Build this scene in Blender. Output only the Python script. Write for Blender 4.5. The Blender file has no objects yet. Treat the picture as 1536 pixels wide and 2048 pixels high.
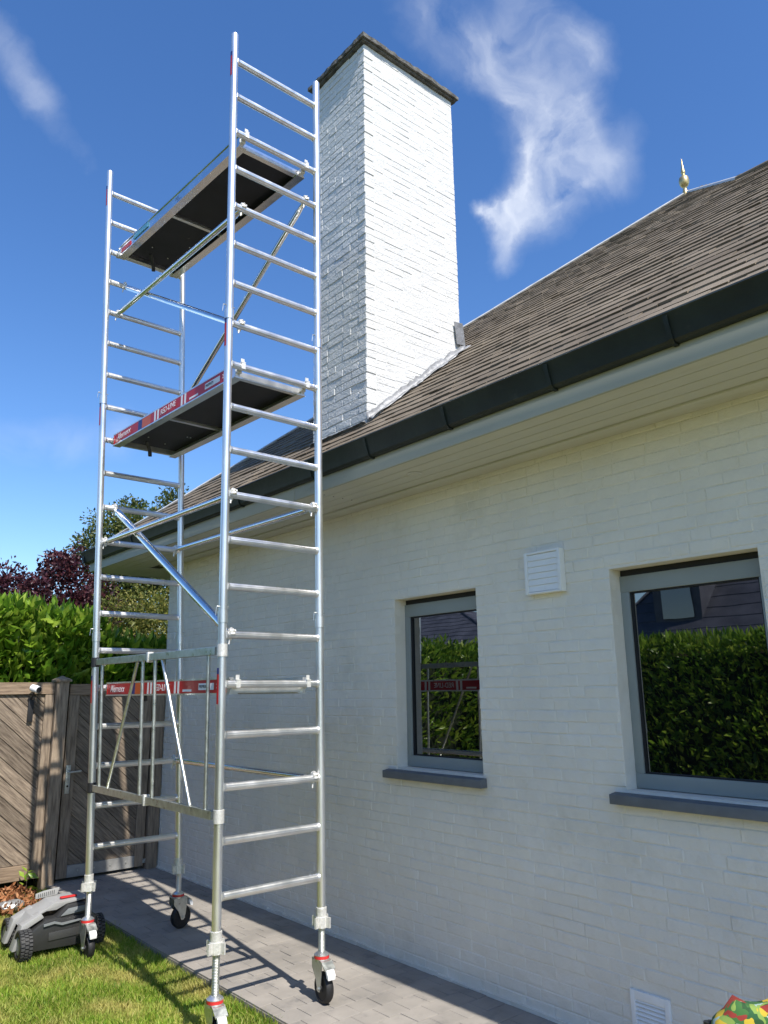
import bpy, bmesh, math, random
import numpy as np
from mathutils import Vector, Matrix
R = math.radians
random.seed(7); rng = np.random.default_rng(7)
scene = bpy.context.scene
COL = scene.collection

# ------------------------------------------------------------------ camera
CAM_H, YAW, PITCH, ROLL, FPX = 1.7335, R(40.3045), R(13.2435), R(-0.7747), 1522.78
cam_data = bpy.data.cameras.new('camera'); cam = bpy.data.objects.new('camera', cam_data); COL.objects.link(cam)
F_ = Vector((math.sin(YAW) * math.cos(PITCH), math.cos(YAW) * math.cos(PITCH), math.sin(PITCH)))
R_ = Vector((math.cos(YAW), -math.sin(YAW), 0)); U_ = R_.cross(F_)
Rr = R_ * math.cos(ROLL) + U_ * math.sin(ROLL); Ur = -R_ * math.sin(ROLL) + U_ * math.cos(ROLL)
cam.matrix_world = Matrix(((Rr.x, Ur.x, -F_.x, 0), (Rr.y, Ur.y, -F_.y, 0), (Rr.z, Ur.z, -F_.z, CAM_H), (0, 0, 0, 1)))
cam_data.sensor_fit = 'VERTICAL'; cam_data.sensor_height = 24; cam_data.lens = FPX * 24 / 2048
cam_data.clip_start = 0.05; cam_data.clip_end = 5000
scene.camera = cam
def seen(p):
    d = Vector(p) - Vector((0, 0, CAM_H)); z = d.dot(F_)
    if z < .2: return None
    return (768 + FPX * d.dot(Rr) / z, 1024 - FPX * d.dot(Ur) / z, z)

# ------------------------------------------------------------------ sky and sun
SUN_AZ, SUN_EL = R(9.0), R(52.0)       # direction the shadows run (from +Y towards +X), elevation
world = bpy.data.worlds.new('World'); scene.world = world; world.use_nodes = True
nt = world.node_tree; nt.nodes.clear()
def nd(t, **k):
    n = nt.nodes.new(t)
    for a, b in k.items(): setattr(n, a, b)
    return n
def lk(a, b): nt.links.new(a, b)
def vmath(op, a, b):
    n = nd('ShaderNodeVectorMath', operation=op)
    for i, v in enumerate((a, b)):
        if v is None: continue
        if isinstance(v, (tuple, list)): n.inputs[i].default_value = v
        else: lk(v, n.inputs[i])
    return n
def fmath(op, a, b=None, clamp=False):
    n = nd('ShaderNodeMath', operation=op, use_clamp=clamp)
    for i, v in enumerate((a, b)):
        if v is None: continue
        if isinstance(v, (int, float)): n.inputs[i].default_value = v
        else: lk(v, n.inputs[i])
    return n.outputs[0]
sky = nd('ShaderNodeTexSky', sky_type='NISHITA', sun_disc=False, sun_elevation=SUN_EL, sun_rotation=math.pi + SUN_AZ,
         air_density=1.0, dust_density=0.35, ozone_density=3.2, altitude=50)
tc = nd('ShaderNodeTexCoord'); DIR = tc.outputs['Generated']
wn = nd('ShaderNodeTexNoise'); wn.inputs['Scale'].default_value = 7; wn.inputs['Detail'].default_value = 8; wn.inputs['Roughness'].default_value = .6; lk(DIR, wn.inputs['Vector'])
wsub = vmath('SUBTRACT', wn.outputs['Color'], (.5, .5, .5)); wsc = vmath('MULTIPLY', wsub.outputs[0], (.075, .075, .075))
WD = vmath('ADD', DIR, wsc.outputs[0]).outputs[0]
# clouds: soft streaks given by two sky directions each, width and strength
clouds = [((0.4877, 0.4857, 0.7254), (0.5404, 0.4774, 0.6928), 0.036, 0.16),
          ((0.5562, 0.4619, 0.6908), (0.6124, 0.4169, 0.6717), 0.034, 0.55),
          ((0.6148, 0.4191, 0.6681), (0.6217, 0.3966, 0.6755), 0.027, 0.50),
          ((0.6023, 0.4524, 0.6577), (0.6416, 0.443, 0.6261), 0.029, 0.60),
          ((0.6366, 0.4537, 0.6236), (0.6705, 0.4539, 0.5869), 0.034, 0.60),
          ((0.6634, 0.4475, 0.5997), (0.6973, 0.4106, 0.5875), 0.030, 0.42),
          ((0.6631, 0.4626, 0.5884), (0.6658, 0.4887, 0.5639), 0.031, 0.50),
          ((0.6558, 0.4953, 0.5698), (0.6449, 0.526, 0.5544), 0.019, 0.50),
          ((0.6427, 0.5238, 0.5591), (0.6561, 0.546, 0.521), 0.016, 0.35),
          ((0.6386, 0.5282, 0.5597), (0.6182, 0.5458, 0.5657), 0.008, 0.60),
          ((0.1136, 0.743, 0.6596), (0.1614, 0.7646, 0.624), 0.018, 0.16),
          ((0.1614, 0.7646, 0.624), (0.2199, 0.7752, 0.5922), 0.019, 0.11),
          ((0.2064, 0.9357, 0.2861), (0.3298, 0.8909, 0.3123), 0.026, 0.13),
          ((0.537, 0.4205, 0.7313), (0.5723, 0.4027, 0.7144), 0.021, 0.20)]
tot = None
for a, b, w_, s_ in clouds:
    A = Vector(a); B = Vector(b); ab = B - A; L2 = ab.length_squared
    pa = vmath('SUBTRACT', WD, tuple(A)).outputs[0]
    t = fmath('DIVIDE', vmath('DOT_PRODUCT', pa, tuple(ab)).outputs['Value'], L2, True)
    sc = nd('ShaderNodeVectorMath', operation='SCALE'); sc.inputs[0].default_value = tuple(ab); lk(t, sc.inputs['Scale'])
    dd = vmath('SUBTRACT', pa, sc.outputs[0]).outputs[0]
    ln = vmath('LENGTH', dd, None).outputs['Value']
    q_ = fmath('DIVIDE', ln, w_); f = fmath('MULTIPLY', fmath('POWER', 2.718, fmath('MULTIPLY', fmath('MULTIPLY', q_, q_), -1.0)), s_)
    tot = f if tot is None else fmath('ADD', tot, f)
cn = nd('ShaderNodeTexNoise'); cn.inputs['Scale'].default_value = 10; cn.inputs['Detail'].default_value = 12; cn.inputs['Roughness'].default_value = .52; cn.inputs['Distortion'].default_value = .9
lk(WD, cn.inputs['Vector'])
mr = nd('ShaderNodeMapRange'); mr.inputs[1].default_value = .28; mr.inputs[2].default_value = .72; mr.inputs[3].default_value = .0; mr.inputs[4].default_value = 1.9; lk(cn.outputs['Fac'], mr.inputs[0])
cf = fmath('SUBTRACT', fmath('MULTIPLY', fmath('MINIMUM', tot, .5), fmath('ADD', fmath('MULTIPLY', mr.outputs[0], .75), .16)), .02, True)
mixc = nd('ShaderNodeMix', data_type='RGBA'); lk(cf, mixc.inputs['Factor']); 
# photograph's sky is a purer blue than the physical model's
hs = nd('ShaderNodeHueSaturation'); hs.inputs['Saturation'].default_value = 1.22; hs.inputs['Value'].default_value = 1.4; hs.inputs['Hue'].default_value = .507; lk(sky.outputs[0], hs.inputs['Color'])
lk(hs.outputs[0], mixc.inputs['A']); mixc.inputs['B'].default_value = (7.4, 7.7, 8.2, 1)
bg = nd('ShaderNodeBackground'); bg.inputs['Strength'].default_value = 0.105; lk(mixc.outputs['Result'], bg.inputs['Color'])
wo = nd('ShaderNodeOutputWorld'); lk(bg.outputs[0], wo.inputs['Surface'])
sl = bpy.data.lights.new('sun', 'SUN'); sl.energy = 4.7; sl.angle = R(.53); sl.color = (1, .945, .86)
sun = bpy.data.objects.new('sun', sl); COL.objects.link(sun)
sd = Vector((math.sin(SUN_AZ) * math.cos(SUN_EL), math.cos(SUN_AZ) * math.cos(SUN_EL), -math.sin(SUN_EL)))
sun.rotation_euler = sd.to_track_quat('-Z', 'Y').to_euler(); sun.location = (-4, -12, 20)
vs = scene.view_settings; vs.view_transform = 'Standard'; vs.look = 'None'; vs.exposure = 0.5; vs.gamma = 1; vs.use_curve_mapping = False

scene.cycles.max_bounces = 7; scene.cycles.diffuse_bounces = 4; scene.cycles.glossy_bounces = 4; scene.cycles.transmission_bounces = 3

# ------------------------------------------------------------------ materials
MATS = {}
def material(name, col, rough=.6, metal=0, var=.12, ns=4., rnd=0., bump=0., bs=80., spec=.5, col2=None, stretch=None, rot=None, detail=5, lo=.32, hi=.68, rvar=0., bump2=0., bs2=20., dirt=None):
    m = bpy.data.materials.new(name); m.use_nodes = True; t = m.node_tree; N = t.nodes; Lk = t.links
    p = N['Principled BSDF']; p.inputs['Metallic'].default_value = metal; p.inputs['Roughness'].default_value = rough; p.inputs['Specular IOR Level'].default_value = spec
    g = N.new('ShaderNodeNewGeometry'); vec = g.outputs['Position']
    if stretch or rot:
        mp = N.new('ShaderNodeMapping'); mp.vector_type = 'TEXTURE' if False else 'POINT'
        r1 = N.new('ShaderNodeMapping'); r1.inputs['Rotation'].default_value = rot or (0, 0, 0); Lk.new(vec, r1.inputs[0])
        mp.inputs['Scale'].default_value = stretch or (1, 1, 1); Lk.new(r1.outputs[0], mp.inputs[0]); vec = mp.outputs[0]
    n = N.new('ShaderNodeTexNoise'); n.inputs['Scale'].default_value = ns; n.inputs['Detail'].default_value = detail; n.inputs['Roughness'].default_value = .6; Lk.new(vec, n.inputs['Vector'])
    mr = N.new('ShaderNodeMapRange'); mr.inputs[1].default_value = lo; mr.inputs[2].default_value = hi; Lk.new(n.outputs['Fac'], mr.inputs[0])
    mx = N.new('ShaderNodeMix'); mx.data_type = 'RGBA'; Lk.new(mr.outputs[0], mx.inputs['Factor'])
    c = Vector(col)
    a = c * (1 - var); b = Vector(col2) if col2 else c * (1 + var)
    mx.inputs['A'].default_value = (*a, 1); mx.inputs['B'].default_value = (*b, 1)
    out = mx.outputs['Result']
    if rnd:
        oi = N.new('ShaderNodeObjectInfo')
        ad = N.new('ShaderNodeMath'); ad.operation = 'ADD'; Lk.new(g.outputs['Random Per Island'], ad.inputs[0]); Lk.new(oi.outputs['Random'], ad.inputs[1])
        fr = N.new('ShaderNodeMath'); fr.operation = 'FRACT'; Lk.new(ad.outputs[0], fr.inputs[0])
        r2 = N.new('ShaderNodeMapRange'); r2.inputs[3].default_value = 1 - rnd; r2.inputs[4].default_value = 1 + rnd; Lk.new(fr.outputs[0], r2.inputs[0])
        sc = N.new('ShaderNodeVectorMath'); sc.operation = 'SCALE'; Lk.new(out, sc.inputs[0]); Lk.new(r2.outputs[0], sc.inputs['Scale']); out = sc.outputs[0]
    if dirt:   # (colour, noise scale, low, high): patches of dirt, lichen or stain with their own shape
        dn = N.new('ShaderNodeTexNoise'); dn.inputs['Scale'].default_value = dirt[1]; dn.inputs['Detail'].default_value = 8; dn.inputs['Roughness'].default_value = .65; Lk.new(vec, dn.inputs['Vector'])
        dm = N.new('ShaderNodeMapRange'); dm.inputs[1].default_value = dirt[2]; dm.inputs[2].default_value = dirt[3]; Lk.new(dn.outputs['Fac'], dm.inputs[0])
        dx = N.new('ShaderNodeMix'); dx.data_type = 'RGBA'; Lk.new(dm.outputs[0], dx.inputs['Factor']); Lk.new(out, dx.inputs['A']); dx.inputs['B'].default_value = (*dirt[0], 1); out = dx.outputs['Result']
    Lk.new(out, p.inputs['Base Color'])
    if rvar:
        rr = N.new('ShaderNodeMapRange'); rr.inputs[3].default_value = rough - rvar; rr.inputs[4].default_value = rough + rvar; Lk.new(mr.outputs[0], rr.inputs[0]); Lk.new(rr.outputs[0], p.inputs['Roughness'])
    prev = None
    for s_, st in ((bs, bump), (bs2, bump2)):
        if not st: continue
        bn = N.new('ShaderNodeTexNoise'); bn.inputs['Scale'].default_value = s_; bn.inputs['Detail'].default_value = 6; Lk.new(vec, bn.inputs['Vector'])
        bb = N.new('ShaderNodeBump'); bb.inputs['Strength'].default_value = 1; bb.inputs['Distance'].default_value = st; Lk.new(bn.outputs['Fac'], bb.inputs['Height'])
        if prev: Lk.new(prev, bb.inputs['Normal'])
        prev = bb.outputs[0]
    if prev: Lk.new(prev, p.inputs['Normal'])
    MATS[name] = m
    return m
def leaf_material(name, cols, rough=.45, trans=.35, spec=.5, patch=None):
    m = bpy.data.materials.new(name); m.use_nodes = True; t = m.node_tree; N = t.nodes; Lk = t.links
    p = N['Principled BSDF']; p.inputs['Roughness'].default_value = rough; p.inputs['Specular IOR Level'].default_value = spec
    g = N.new('ShaderNodeNewGeometry'); cr = N.new('ShaderNodeValToRGB'); Lk.new(g.outputs['Random Per Island'], cr.inputs[0])
    el = cr.color_ramp.elements
    while len(el) < len(cols): el.new(.5)
    for i, c in enumerate(cols): el[i].position = i / (len(cols) - 1); el[i].color = (*c, 1)
    n = N.new('ShaderNodeTexNoise'); n.inputs['Scale'].default_value = 1.7; n.inputs['Detail'].default_value = 3; Lk.new(g.outputs['Position'], n.inputs['Vector'])
    r2 = N.new('ShaderNodeMapRange'); r2.inputs[1].default_value = .3; r2.inputs[2].default_value = .7; r2.inputs[3].default_value = .72; r2.inputs[4].default_value = 1.25; Lk.new(n.outputs['Fac'], r2.inputs[0])
    sc = N.new('ShaderNodeVectorMath'); sc.operation = 'SCALE'; Lk.new(cr.outputs[0], sc.inputs[0]); Lk.new(r2.outputs[0], sc.inputs['Scale'])
    cout = sc.outputs[0]
    if patch:   # drier, straw coloured patches
        pn = N.new('ShaderNodeTexNoise'); pn.inputs['Scale'].default_value = 2.6; pn.inputs['Detail'].default_value = 5; Lk.new(g.outputs['Position'], pn.inputs['Vector'])
        pm = N.new('ShaderNodeMapRange'); pm.inputs[1].default_value = .47; pm.inputs[2].default_value = .68; pm.inputs[4].default_value = .75; Lk.new(pn.outputs['Fac'], pm.inputs[0])
        pq = N.new('ShaderNodeMix'); pq.data_type = 'RGBA'; Lk.new(pm.outputs[0], pq.inputs['Factor']); Lk.new(cout, pq.inputs['A']); pq.inputs['B'].default_value = (*patch, 1); cout = pq.outputs['Result']
    Lk.new(cout, p.inputs['Base Color'])
    tr = N.new('ShaderNodeBsdfTranslucent'); Lk.new(cout, tr.inputs['Color'])
    ms = N.new('ShaderNodeMixShader'); ms.inputs[0].default_value = trans; Lk.new(p.outputs[0], ms.inputs[1]); Lk.new(tr.outputs[0], ms.inputs[2])
    Lk.new(ms.outputs[0], N['Material Output'].inputs['Surface'])
    return m
M_paint = material('white_painted_brick', (.76, .725, .64), .85, var=.05, ns=2.2, rnd=.006, spec=.2, bump=.0022, bs=150, bump2=.011, bs2=16, dirt=((.52, .50, .42), 1.3, .56, .85))
M_mortar = material('white_painted_mortar', (.75, .715, .63), .9, spec=.2, var=.05, ns=3, bump=.003, bs=130, bump2=.011, bs2=16, dirt=((.50, .48, .40), 1.6, .58, .85))
M_chpaint = material('fresh_white_paint', (.635, .635, .62), .88, spec=.15, var=.03, ns=5, rnd=.025, bump=.003, bs=120, bump2=.0075, bs2=45, dirt=((.52, .51, .48), 3.2, .62, .9))
M_chmortar = material('fresh_white_mortar', (.60, .60, .585), .9, spec=.15, var=.03, ns=9, bump=.005, bs=70, bump2=.004, bs2=24)
M_cap = material('dark_weathered_capstone', (.09, .087, .08), .9, var=.5, ns=16, bump=.01, bs=45, col2=(.16, .155, .14), dirt=((.33, .32, .28), 26, .60, .75))
M_tile = material('brown_roof_tile', (.16, .130, .096), .88, var=.2, ns=1.1, rnd=.12, spec=.2, bump=.004, bs=170, col2=(.215, .178, .134), dirt=((.30, .27, .19), 18, .66, .80))
M_rooft = material('dark_roof_underlay', (.04, .035, .03), .9)
M_lead = material('weathered_lead', (.24, .245, .25), .5, metal=.35, var=.3, ns=14, bump=.006, bs=22)
M_core = material('dark_hedge_filler', (.018, .028, .01), .95, var=.5, ns=12)  # dark fill for the solid cores added inside the hedges
M_hip = material('zinc_hip_strip', (.62, .62, .60), .45, metal=.3, var=.15, ns=9)
M_gutter = material('dark_green_gutter', (.011, .017, .014), .5, var=.4, ns=3, bump=.003, bs=9, bump2=.0006, bs2=60, dirt=((.05, .055, .04), 7, .6, .9))
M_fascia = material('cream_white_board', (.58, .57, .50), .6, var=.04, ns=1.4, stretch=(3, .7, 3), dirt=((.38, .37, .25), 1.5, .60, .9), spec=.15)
M_fasciab = material('shaded_weathered_fascia', (.40, .40, .335), .6, var=.06, ns=1.4, stretch=(3, .7, 3), dirt=((.28, .28, .19), 1.8, .58, .85), spec=.2)  # weathered board, with shade under the gutter put into its darker colour
M_frame = material('grey_window_aluminium', (.27, .295, .28), .42, var=.04, ns=3, spec=.5)
M_frame2 = material('dark_window_gasket', (.012, .012, .014), .6)
M_sill = material('bluestone', (.125, .138, .15), .62, var=.12, ns=9, bump=.0008, bs=200)
M_plastic = material('white_plastic', (.80, .81, .80), .4, var=.03, ns=7)
M_gold = material('brass', (.60, .46, .22), .4, metal=.8, var=.2, ns=20)
M_alu = material('aluminium', (.80, .80, .79), .36, metal=.92, var=.07, ns=9, rvar=.07, bump=.0003, bs=120, stretch=(1, 1, .3))
M_alub = material('bright_aluminium', (.86, .86, .85), .2, metal=1, var=.06, ns=8, rvar=.06)
M_galv = material('galvanised_steel', (.56, .58, .55), .36, metal=.85, var=.16, ns=26, rvar=.1)
M_cast = material('cast_clamp', (.72, .71, .67), .5, metal=.5, var=.14, ns=60, bump=.002, bs=60)
M_ply = material('dark_plywood', (.011, .010, .016), .55, var=.3, ns=5)
M_red = material('red_sticker', (.50, .012, .016), .38, var=.06, ns=9)
M_ora = material('orange_sticker', (.62, .10, .015), .38, var=.1, ns=9)
M_blue = material('blue_sticker', (.015, .025, .17), .4, var=.1, ns=9)
M_cyan = material('pale_blue_sticker', (.10, .34, .48), .4, var=.1, ns=9)
M_white = material('white_print', (.86, .86, .86), .45, var=.02)
M_black = material('black_rubber', (.011, .011, .012), .6, var=.2, ns=30)
M_blackp = material('black_plastic', (.02, .02, .022), .45, var=.15, ns=20)
M_ring = material('red_ring', (.55, .03, .03), .4, var=.08, ns=20)
M_paver = material('concrete_paver', (.27, .25, .225), .85, var=.15, ns=2.2, rnd=.05, spec=.3, bump=.0015, bs=190, dirt=((.15, .145, .14), 5.5, .56, .80), col2=(.34, .31, .275))
M_sand = material('jointing_sand', (.27, .245, .215), .95, var=.2, ns=40, bump=.003, bs=150)
M_wood = material('weathered_timber', (.22, .162, .112), .78, var=.3, ns=5, rnd=.13, stretch=(9, 9, 1.0), bump=.0018, bs=24, col2=(.37, .29, .21), dirt=((.09, .06, .035), 5, .62, .8))
M_wooddiag = material('weathered_boards', (.155, .113, .08), .8, var=.45, ns=5, rnd=.22, stretch=(1.0, 9, 12), rot=(0, R(-42), 0), bump=.002, bs=24, col2=(.31, .245, .18), dirt=((.42, .36, .28), 3, .62, .85))
M_woodh = material('weathered_rail', (.23, .16, .105), .78, var=.3, ns=5, rnd=.1, stretch=(1.0, 9, 12), bump=.0018, bs=24, col2=(.34, .25, .17), dirt=((.07, .055, .03), 3, .58, .8))
M_metalplank = material('galvanised_plank', (.36, .36, .35), .5, metal=.5, var=.2, ns=12)
M_soil = material('lawn_soil', (.16, .19, .035), .95, var=.4, ns=4, bump=.01, bs=40, col2=(.40, .34, .12))
M_far = material('far_grass', (.07, .10, .03), .95, var=.3, ns=.6)
M_mgrey = material('mower_light_grey', (.33, .33, .32), .42, var=.05, ns=12)
M_mdark = material('mower_dark_grey', (.028, .028, .028), .42, var=.12, ns=12)
M_mmid = material('mower_mid_grey', (.20, .215, .22), .35, var=.06, ns=12)
M_bark = material('bark', (.09, .065, .045), .9, var=.3, ns=20, bump=.01, bs=30)
M_slate = material('dark_slate', (.075, .08, .105), .55, var=.25, ns=2, rnd=.2, bump=.004, bs=30, col2=(.12, .125, .155))
M_redbrick = material('neighbour_brick', (.30, .22, .17), .85, var=.2, ns=8)
M_light = material('lamp_trim', (.55, .54, .5), .4)
M_lawnblade = leaf_material('grass_blade', [(.13, .25, .022), (.21, .35, .034), (.30, .43, .05), (.40, .47, .08), (.54, .51, .16)], .55, .45, .3, patch=(.62, .52, .19))
M_laurel = leaf_material('laurel_leaf', [(.06, .14, .014), (.14, .28, .024), (.27, .43, .04), (.43, .55, .08)], .30, .45, .5)
M_purple = leaf_material('purple_leaf', [(.025, .008, .013), (.05, .014, .022), (.09, .024, .033), (.13, .045, .045)], .45, .3)
M_green = leaf_material('small_green_leaf', [(.035, .065, .015), (.075, .11, .024), (.13, .165, .036), (.22, .21, .06)], .5, .35)
M_yellow = leaf_material('yellow_green_leaf', [(.06, .085, .014), (.12, .15, .025), (.20, .21, .04), (.32, .28, .06)], .5, .4)
M_chip = leaf_material('bark_chip', [(.12, .045, .02), (.22, .085, .035), (.32, .14, .06), (.42, .22, .11)], .85, 0., .2)
def glass_material():
    m = bpy.data.materials.new('window_glass'); m.use_nodes = True; N = m.node_tree.nodes; Lk = m.node_tree.links
    p = N['Principled BSDF']; p.inputs['Base Color'].default_value = (.003, .0045, .005, 1); p.inputs['Roughness'].default_value = .012
    p.inputs['IOR'].default_value = 2.9; p.inputs['Specular IOR Level'].default_value = .5
    n = N.new('ShaderNodeTexNoise'); n.inputs['Scale'].default_value = 2.2; g = N.new('ShaderNodeNewGeometry'); Lk.new(g.outputs['Position'], n.inputs['Vector'])
    bb = N.new('ShaderNodeBump'); bb.inputs['Distance'].default_value = .0006; Lk.new(n.outputs['Fac'], bb.inputs['Height']); Lk.new(bb.outputs[0], p.inputs['Normal'])
    return m
M_glass = glass_material()
def floral_material():
    m = bpy.data.materials.new('floral_fabric'); m.use_nodes = True; N = m.node_tree.nodes; Lk = m.node_tree.links
    p = N['Principled BSDF']; p.inputs['Roughness'].default_value = .9
    g = N.new('ShaderNodeNewGeometry'); n = N.new('ShaderNodeTexNoise'); n.inputs['Scale'].default_value = 14; Lk.new(g.outputs['Position'], n.inputs['Vector'])
    mx = N.new('ShaderNodeMix'); mx.data_type = 'RGBA'; mx.inputs['Factor'].default_value = .12; Lk.new(g.outputs['Position'], mx.inputs['A']); Lk.new(n.outputs['Color'], mx.inputs['B'])
    v = N.new('ShaderNodeTexVoronoi'); v.inputs['Scale'].default_value = 42; Lk.new(mx.outputs['Result'], v.inputs['Vector'])
    sp = N.new('ShaderNodeSeparateColor'); Lk.new(v.outputs['Color'], sp.inputs[0])
    cr = N.new('ShaderNodeValToRGB'); Lk.new(sp.outputs[0], cr.inputs[0]); cr.color_ramp.interpolation = 'CONSTANT'
    cs = [(0, (.02, .07, .02)), (.22, (.04, .13, .03)), (.46, (.20, .30, .06)), (.58, (.25, .03, .02)), (.66, (.50, .36, .03)), (.76, (.30, .42, .38)), (.86, (.02, .09, .03))]
    el = cr.color_ramp.elements
    while len(el) < len(cs): el.new(.5)
    for e_, (q, c) in zip(el, cs): e_.position = q; e_.color = (*c, 1)
    Lk.new(cr.outputs[0], p.inputs['Base Color'])
    return m
M_floral = floral_material()

# ------------------------------------------------------------------ mesh helpers
class MB:
    def __init__(s): s.v = []; s.f = []
    def add(s, vs_, fs):
        o = len(s.v); s.v += [tuple(v) for v in vs_]; s.f += [tuple(i + o for i in f) for f in fs]; return s
    def box(s, a, b, M=None):
        x0, y0, z0 = a; x1, y1, z1 = b
        vs_ = [Vector(q) for q in ((x0, y0, z0), (x1, y0, z0), (x1, y1, z0), (x0, y1, z0), (x0, y0, z1), (x1, y0, z1), (x1, y1, z1), (x0, y1, z1))]
        if M: vs_ = [M @ q for q in vs_]
        return s.add(vs_, [(0, 3, 2, 1), (4, 5, 6, 7), (0, 1, 5, 4), (1, 2, 6, 5), (2, 3, 7, 6), (3, 0, 4, 7)])
    def tube(s, p0, p1, r0, r1=None, n=14, cap=True, rib=0, sq=None):
        p0 = Vector(p0); p1 = Vector(p1); r1 = r0 if r1 is None else r1; d = (p1 - p0).normalized()
        a = Vector((0, 0, 1)) if abs(d.z) < .9 else Vector((1, 0, 0)); u = d.cross(a).normalized(); w = u.cross(d)
        vs_ = []
        for p, r in ((p0, r0), (p1, r1)):
            for i in range(n):
                t = 2 * math.pi * i / n; k = r * (1 - (rib if i % 2 else 0)); sx, sz = sq or (1, 1)
                vs_.append(p + u * math.cos(t) * k * sx + w * math.sin(t) * k * sz)
        fs = [(i, (i + 1) % n, n + (i + 1) % n, n + i) for i in range(n)]
        if cap: fs += [tuple(range(n - 1, -1, -1)), tuple(range(n, 2 * n))]
        return s.add(vs_, fs)
    def lathe(s, prof, M, n=20):
        vs_ = [M @ Vector((r * math.cos(2 * math.pi * i / n), r * math.sin(2 * math.pi * i / n), z)) for r, z in prof for i in range(n)]
        fs = [(k * n + i, k * n + (i + 1) % n, (k + 1) * n + (i + 1) % n, (k + 1) * n + i) for k in range(len(prof) - 1) for i in range(n)]
        fs += [tuple(range(n - 1, -1, -1)), tuple(range((len(prof) - 1) * n, len(prof) * n))]
        return s.add(vs_, fs)
    def prism(s, poly, a, b, axes):   # poly 2-D in axes[0], axes[1]; extruded from a to b along axes[2]
        e0, e1, e2 = axes; n = len(poly)
        vs_ = [e0 * x + e1 * y + e2 * a for x, y in poly] + [e0 * x + e1 * y + e2 * b for x, y in poly]
        return s.add(vs_, [tuple(range(n - 1, -1, -1)), tuple(range(n, 2 * n))] + [(i, (i + 1) % n, n + (i + 1) % n, n + i) for i in range(n)])
    def mesh(s, name, mat, smooth=None, bevel=0):
        me = bpy.data.meshes.new(name); me.from_pydata(s.v, [], s.f)
        bm = bmesh.new(); bm.from_mesh(me); bmesh.ops.recalc_face_normals(bm, faces=bm.faces)
        if bevel: bmesh.ops.bevel(bm, geom=[e for e in bm.edges if e.is_manifold and e.calc_face_angle(0) > .5], offset=bevel, segments=2, profile=.6, affect='EDGES')
        bm.to_mesh(me); bm.free(); me.materials.append(mat)
        if smooth is not None:
            me.polygons.foreach_set('use_smooth', [True] * len(me.polygons)); me.set_sharp_from_angle(angle=R(smooth))
        return me
    def build(s, name, mat, parent=None, smooth=38, bevel=0): return link(name, s.mesh(name, mat, smooth, bevel), parent)
def link(name, data, parent=None, loc=None, rot=None, scale=None):
    o = bpy.data.objects.new(name, data); COL.objects.link(o)
    if loc is not None: o.location = loc
    if rot is not None: o.rotation_euler = rot
    if scale is not None: o.scale = scale
    if parent: o.parent = parent
    return o
def tag(o, label=None, cat=None, group=None, kind=None):
    if label: o['label'] = label
    if cat: o['category'] = cat
    if group: o['group'] = group
    if kind: o['kind'] = kind
    return o
def empty(name, label, cat, group=None):     # things are built in world coordinates under an Empty at the origin of the place
    return tag(link(name, None), label, cat, group)
X, Y, Z = Vector((1, 0, 0)), Vector((0, 1, 0)), Vector((0, 0, 1))
def raw_mesh(name, v, f, mat, smooth=False):
    v = np.asarray(v, np.float32); f = np.asarray(f, np.int32); k = f.shape[1]
    me = bpy.data.meshes.new(name); me.vertices.add(len(v)); me.vertices.foreach_set('co', v.ravel())
    me.loops.add(f.size); me.loops.foreach_set('vertex_index', f.ravel()); me.polygons.add(len(f))
    me.polygons.foreach_set('loop_start', np.arange(0, f.size, k, dtype=np.int32))
    me.update(calc_edges=True); me.validate(); me.materials.append(mat)
    if smooth: me.polygons.foreach_set('use_smooth', np.ones(len(f), bool))
    return me
def join_meshes(name, items, mat, smooth=38):   # items: (mesh, Matrix) joined into ONE mesh
    vv, ff, o = [], [], 0; cache = {}
    for me, Mx in items:
        if me.name not in cache: cache[me.name] = (np.array([v.co for v in me.vertices]), [tuple(p.vertices) for p in me.polygons])
        c, fs = cache[me.name]; A = np.array(Mx)
        vv.append(c @ A[:3, :3].T + A[:3, 3]); ff += [tuple(i + o for i in f) for f in fs]; o += len(c)
    me = bpy.data.meshes.new(name); me.from_pydata(np.concatenate(vv).tolist(), [], ff); me.materials.append(mat)
    me.polygons.foreach_set('use_smooth', [True] * len(me.polygons)); me.set_sharp_from_angle(angle=R(smooth))
    return me
def brick_mesh(name, l, d, h, mat, seed, bev=.006, jit=.0016):   # length along local x, depth along y, height along z
    r = random.Random(seed); bm = bmesh.new(); bmesh.ops.create_cube(bm, size=1)
    for v in bm.verts: v.co = Vector((v.co.x * l, v.co.y * d, v.co.z * h)) + Vector((r.uniform(-1, 1), r.uniform(-.8, .8), r.uniform(-1, 1))) * jit
    bmesh.ops.bevel(bm, geom=list(bm.edges), offset=bev, segments=1, affect='EDGES')
    me = bpy.data.meshes.new(name); bm.to_mesh(me); bm.free(); me.materials.append(mat)
    me.polygons.foreach_set('use_smooth', [True] * len(me.polygons)); me.set_sharp_from_angle(angle=R(20))
    return me
def place_pieces(name, items, parent, mat, limit=300, smooth=20, stuffname=None):
    """items: (mesh, matrix, score): the `limit` best become objects of their own, the rest one part"""
    items.sort(key=lambda q: -q[2])
    for me, Mx, _ in items[:limit]:
        o = bpy.data.objects.new(name, me); COL.objects.link(o); o.matrix_world = Mx; o.parent = parent
    rest = [(a, b) for a, b, _ in items[limit:]]
    if rest: tag(link(stuffname or name + '_remainder', join_meshes(name + '_rest', rest, mat, smooth), parent), kind='stuff')
def score(p, area):
    q = seen(p)
    if not q or not (-40 < q[0] < 1576 and -40 < q[1] < 2088): return -1 - (q[2] if q else 50)
    return area / q[2] ** 2

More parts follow.
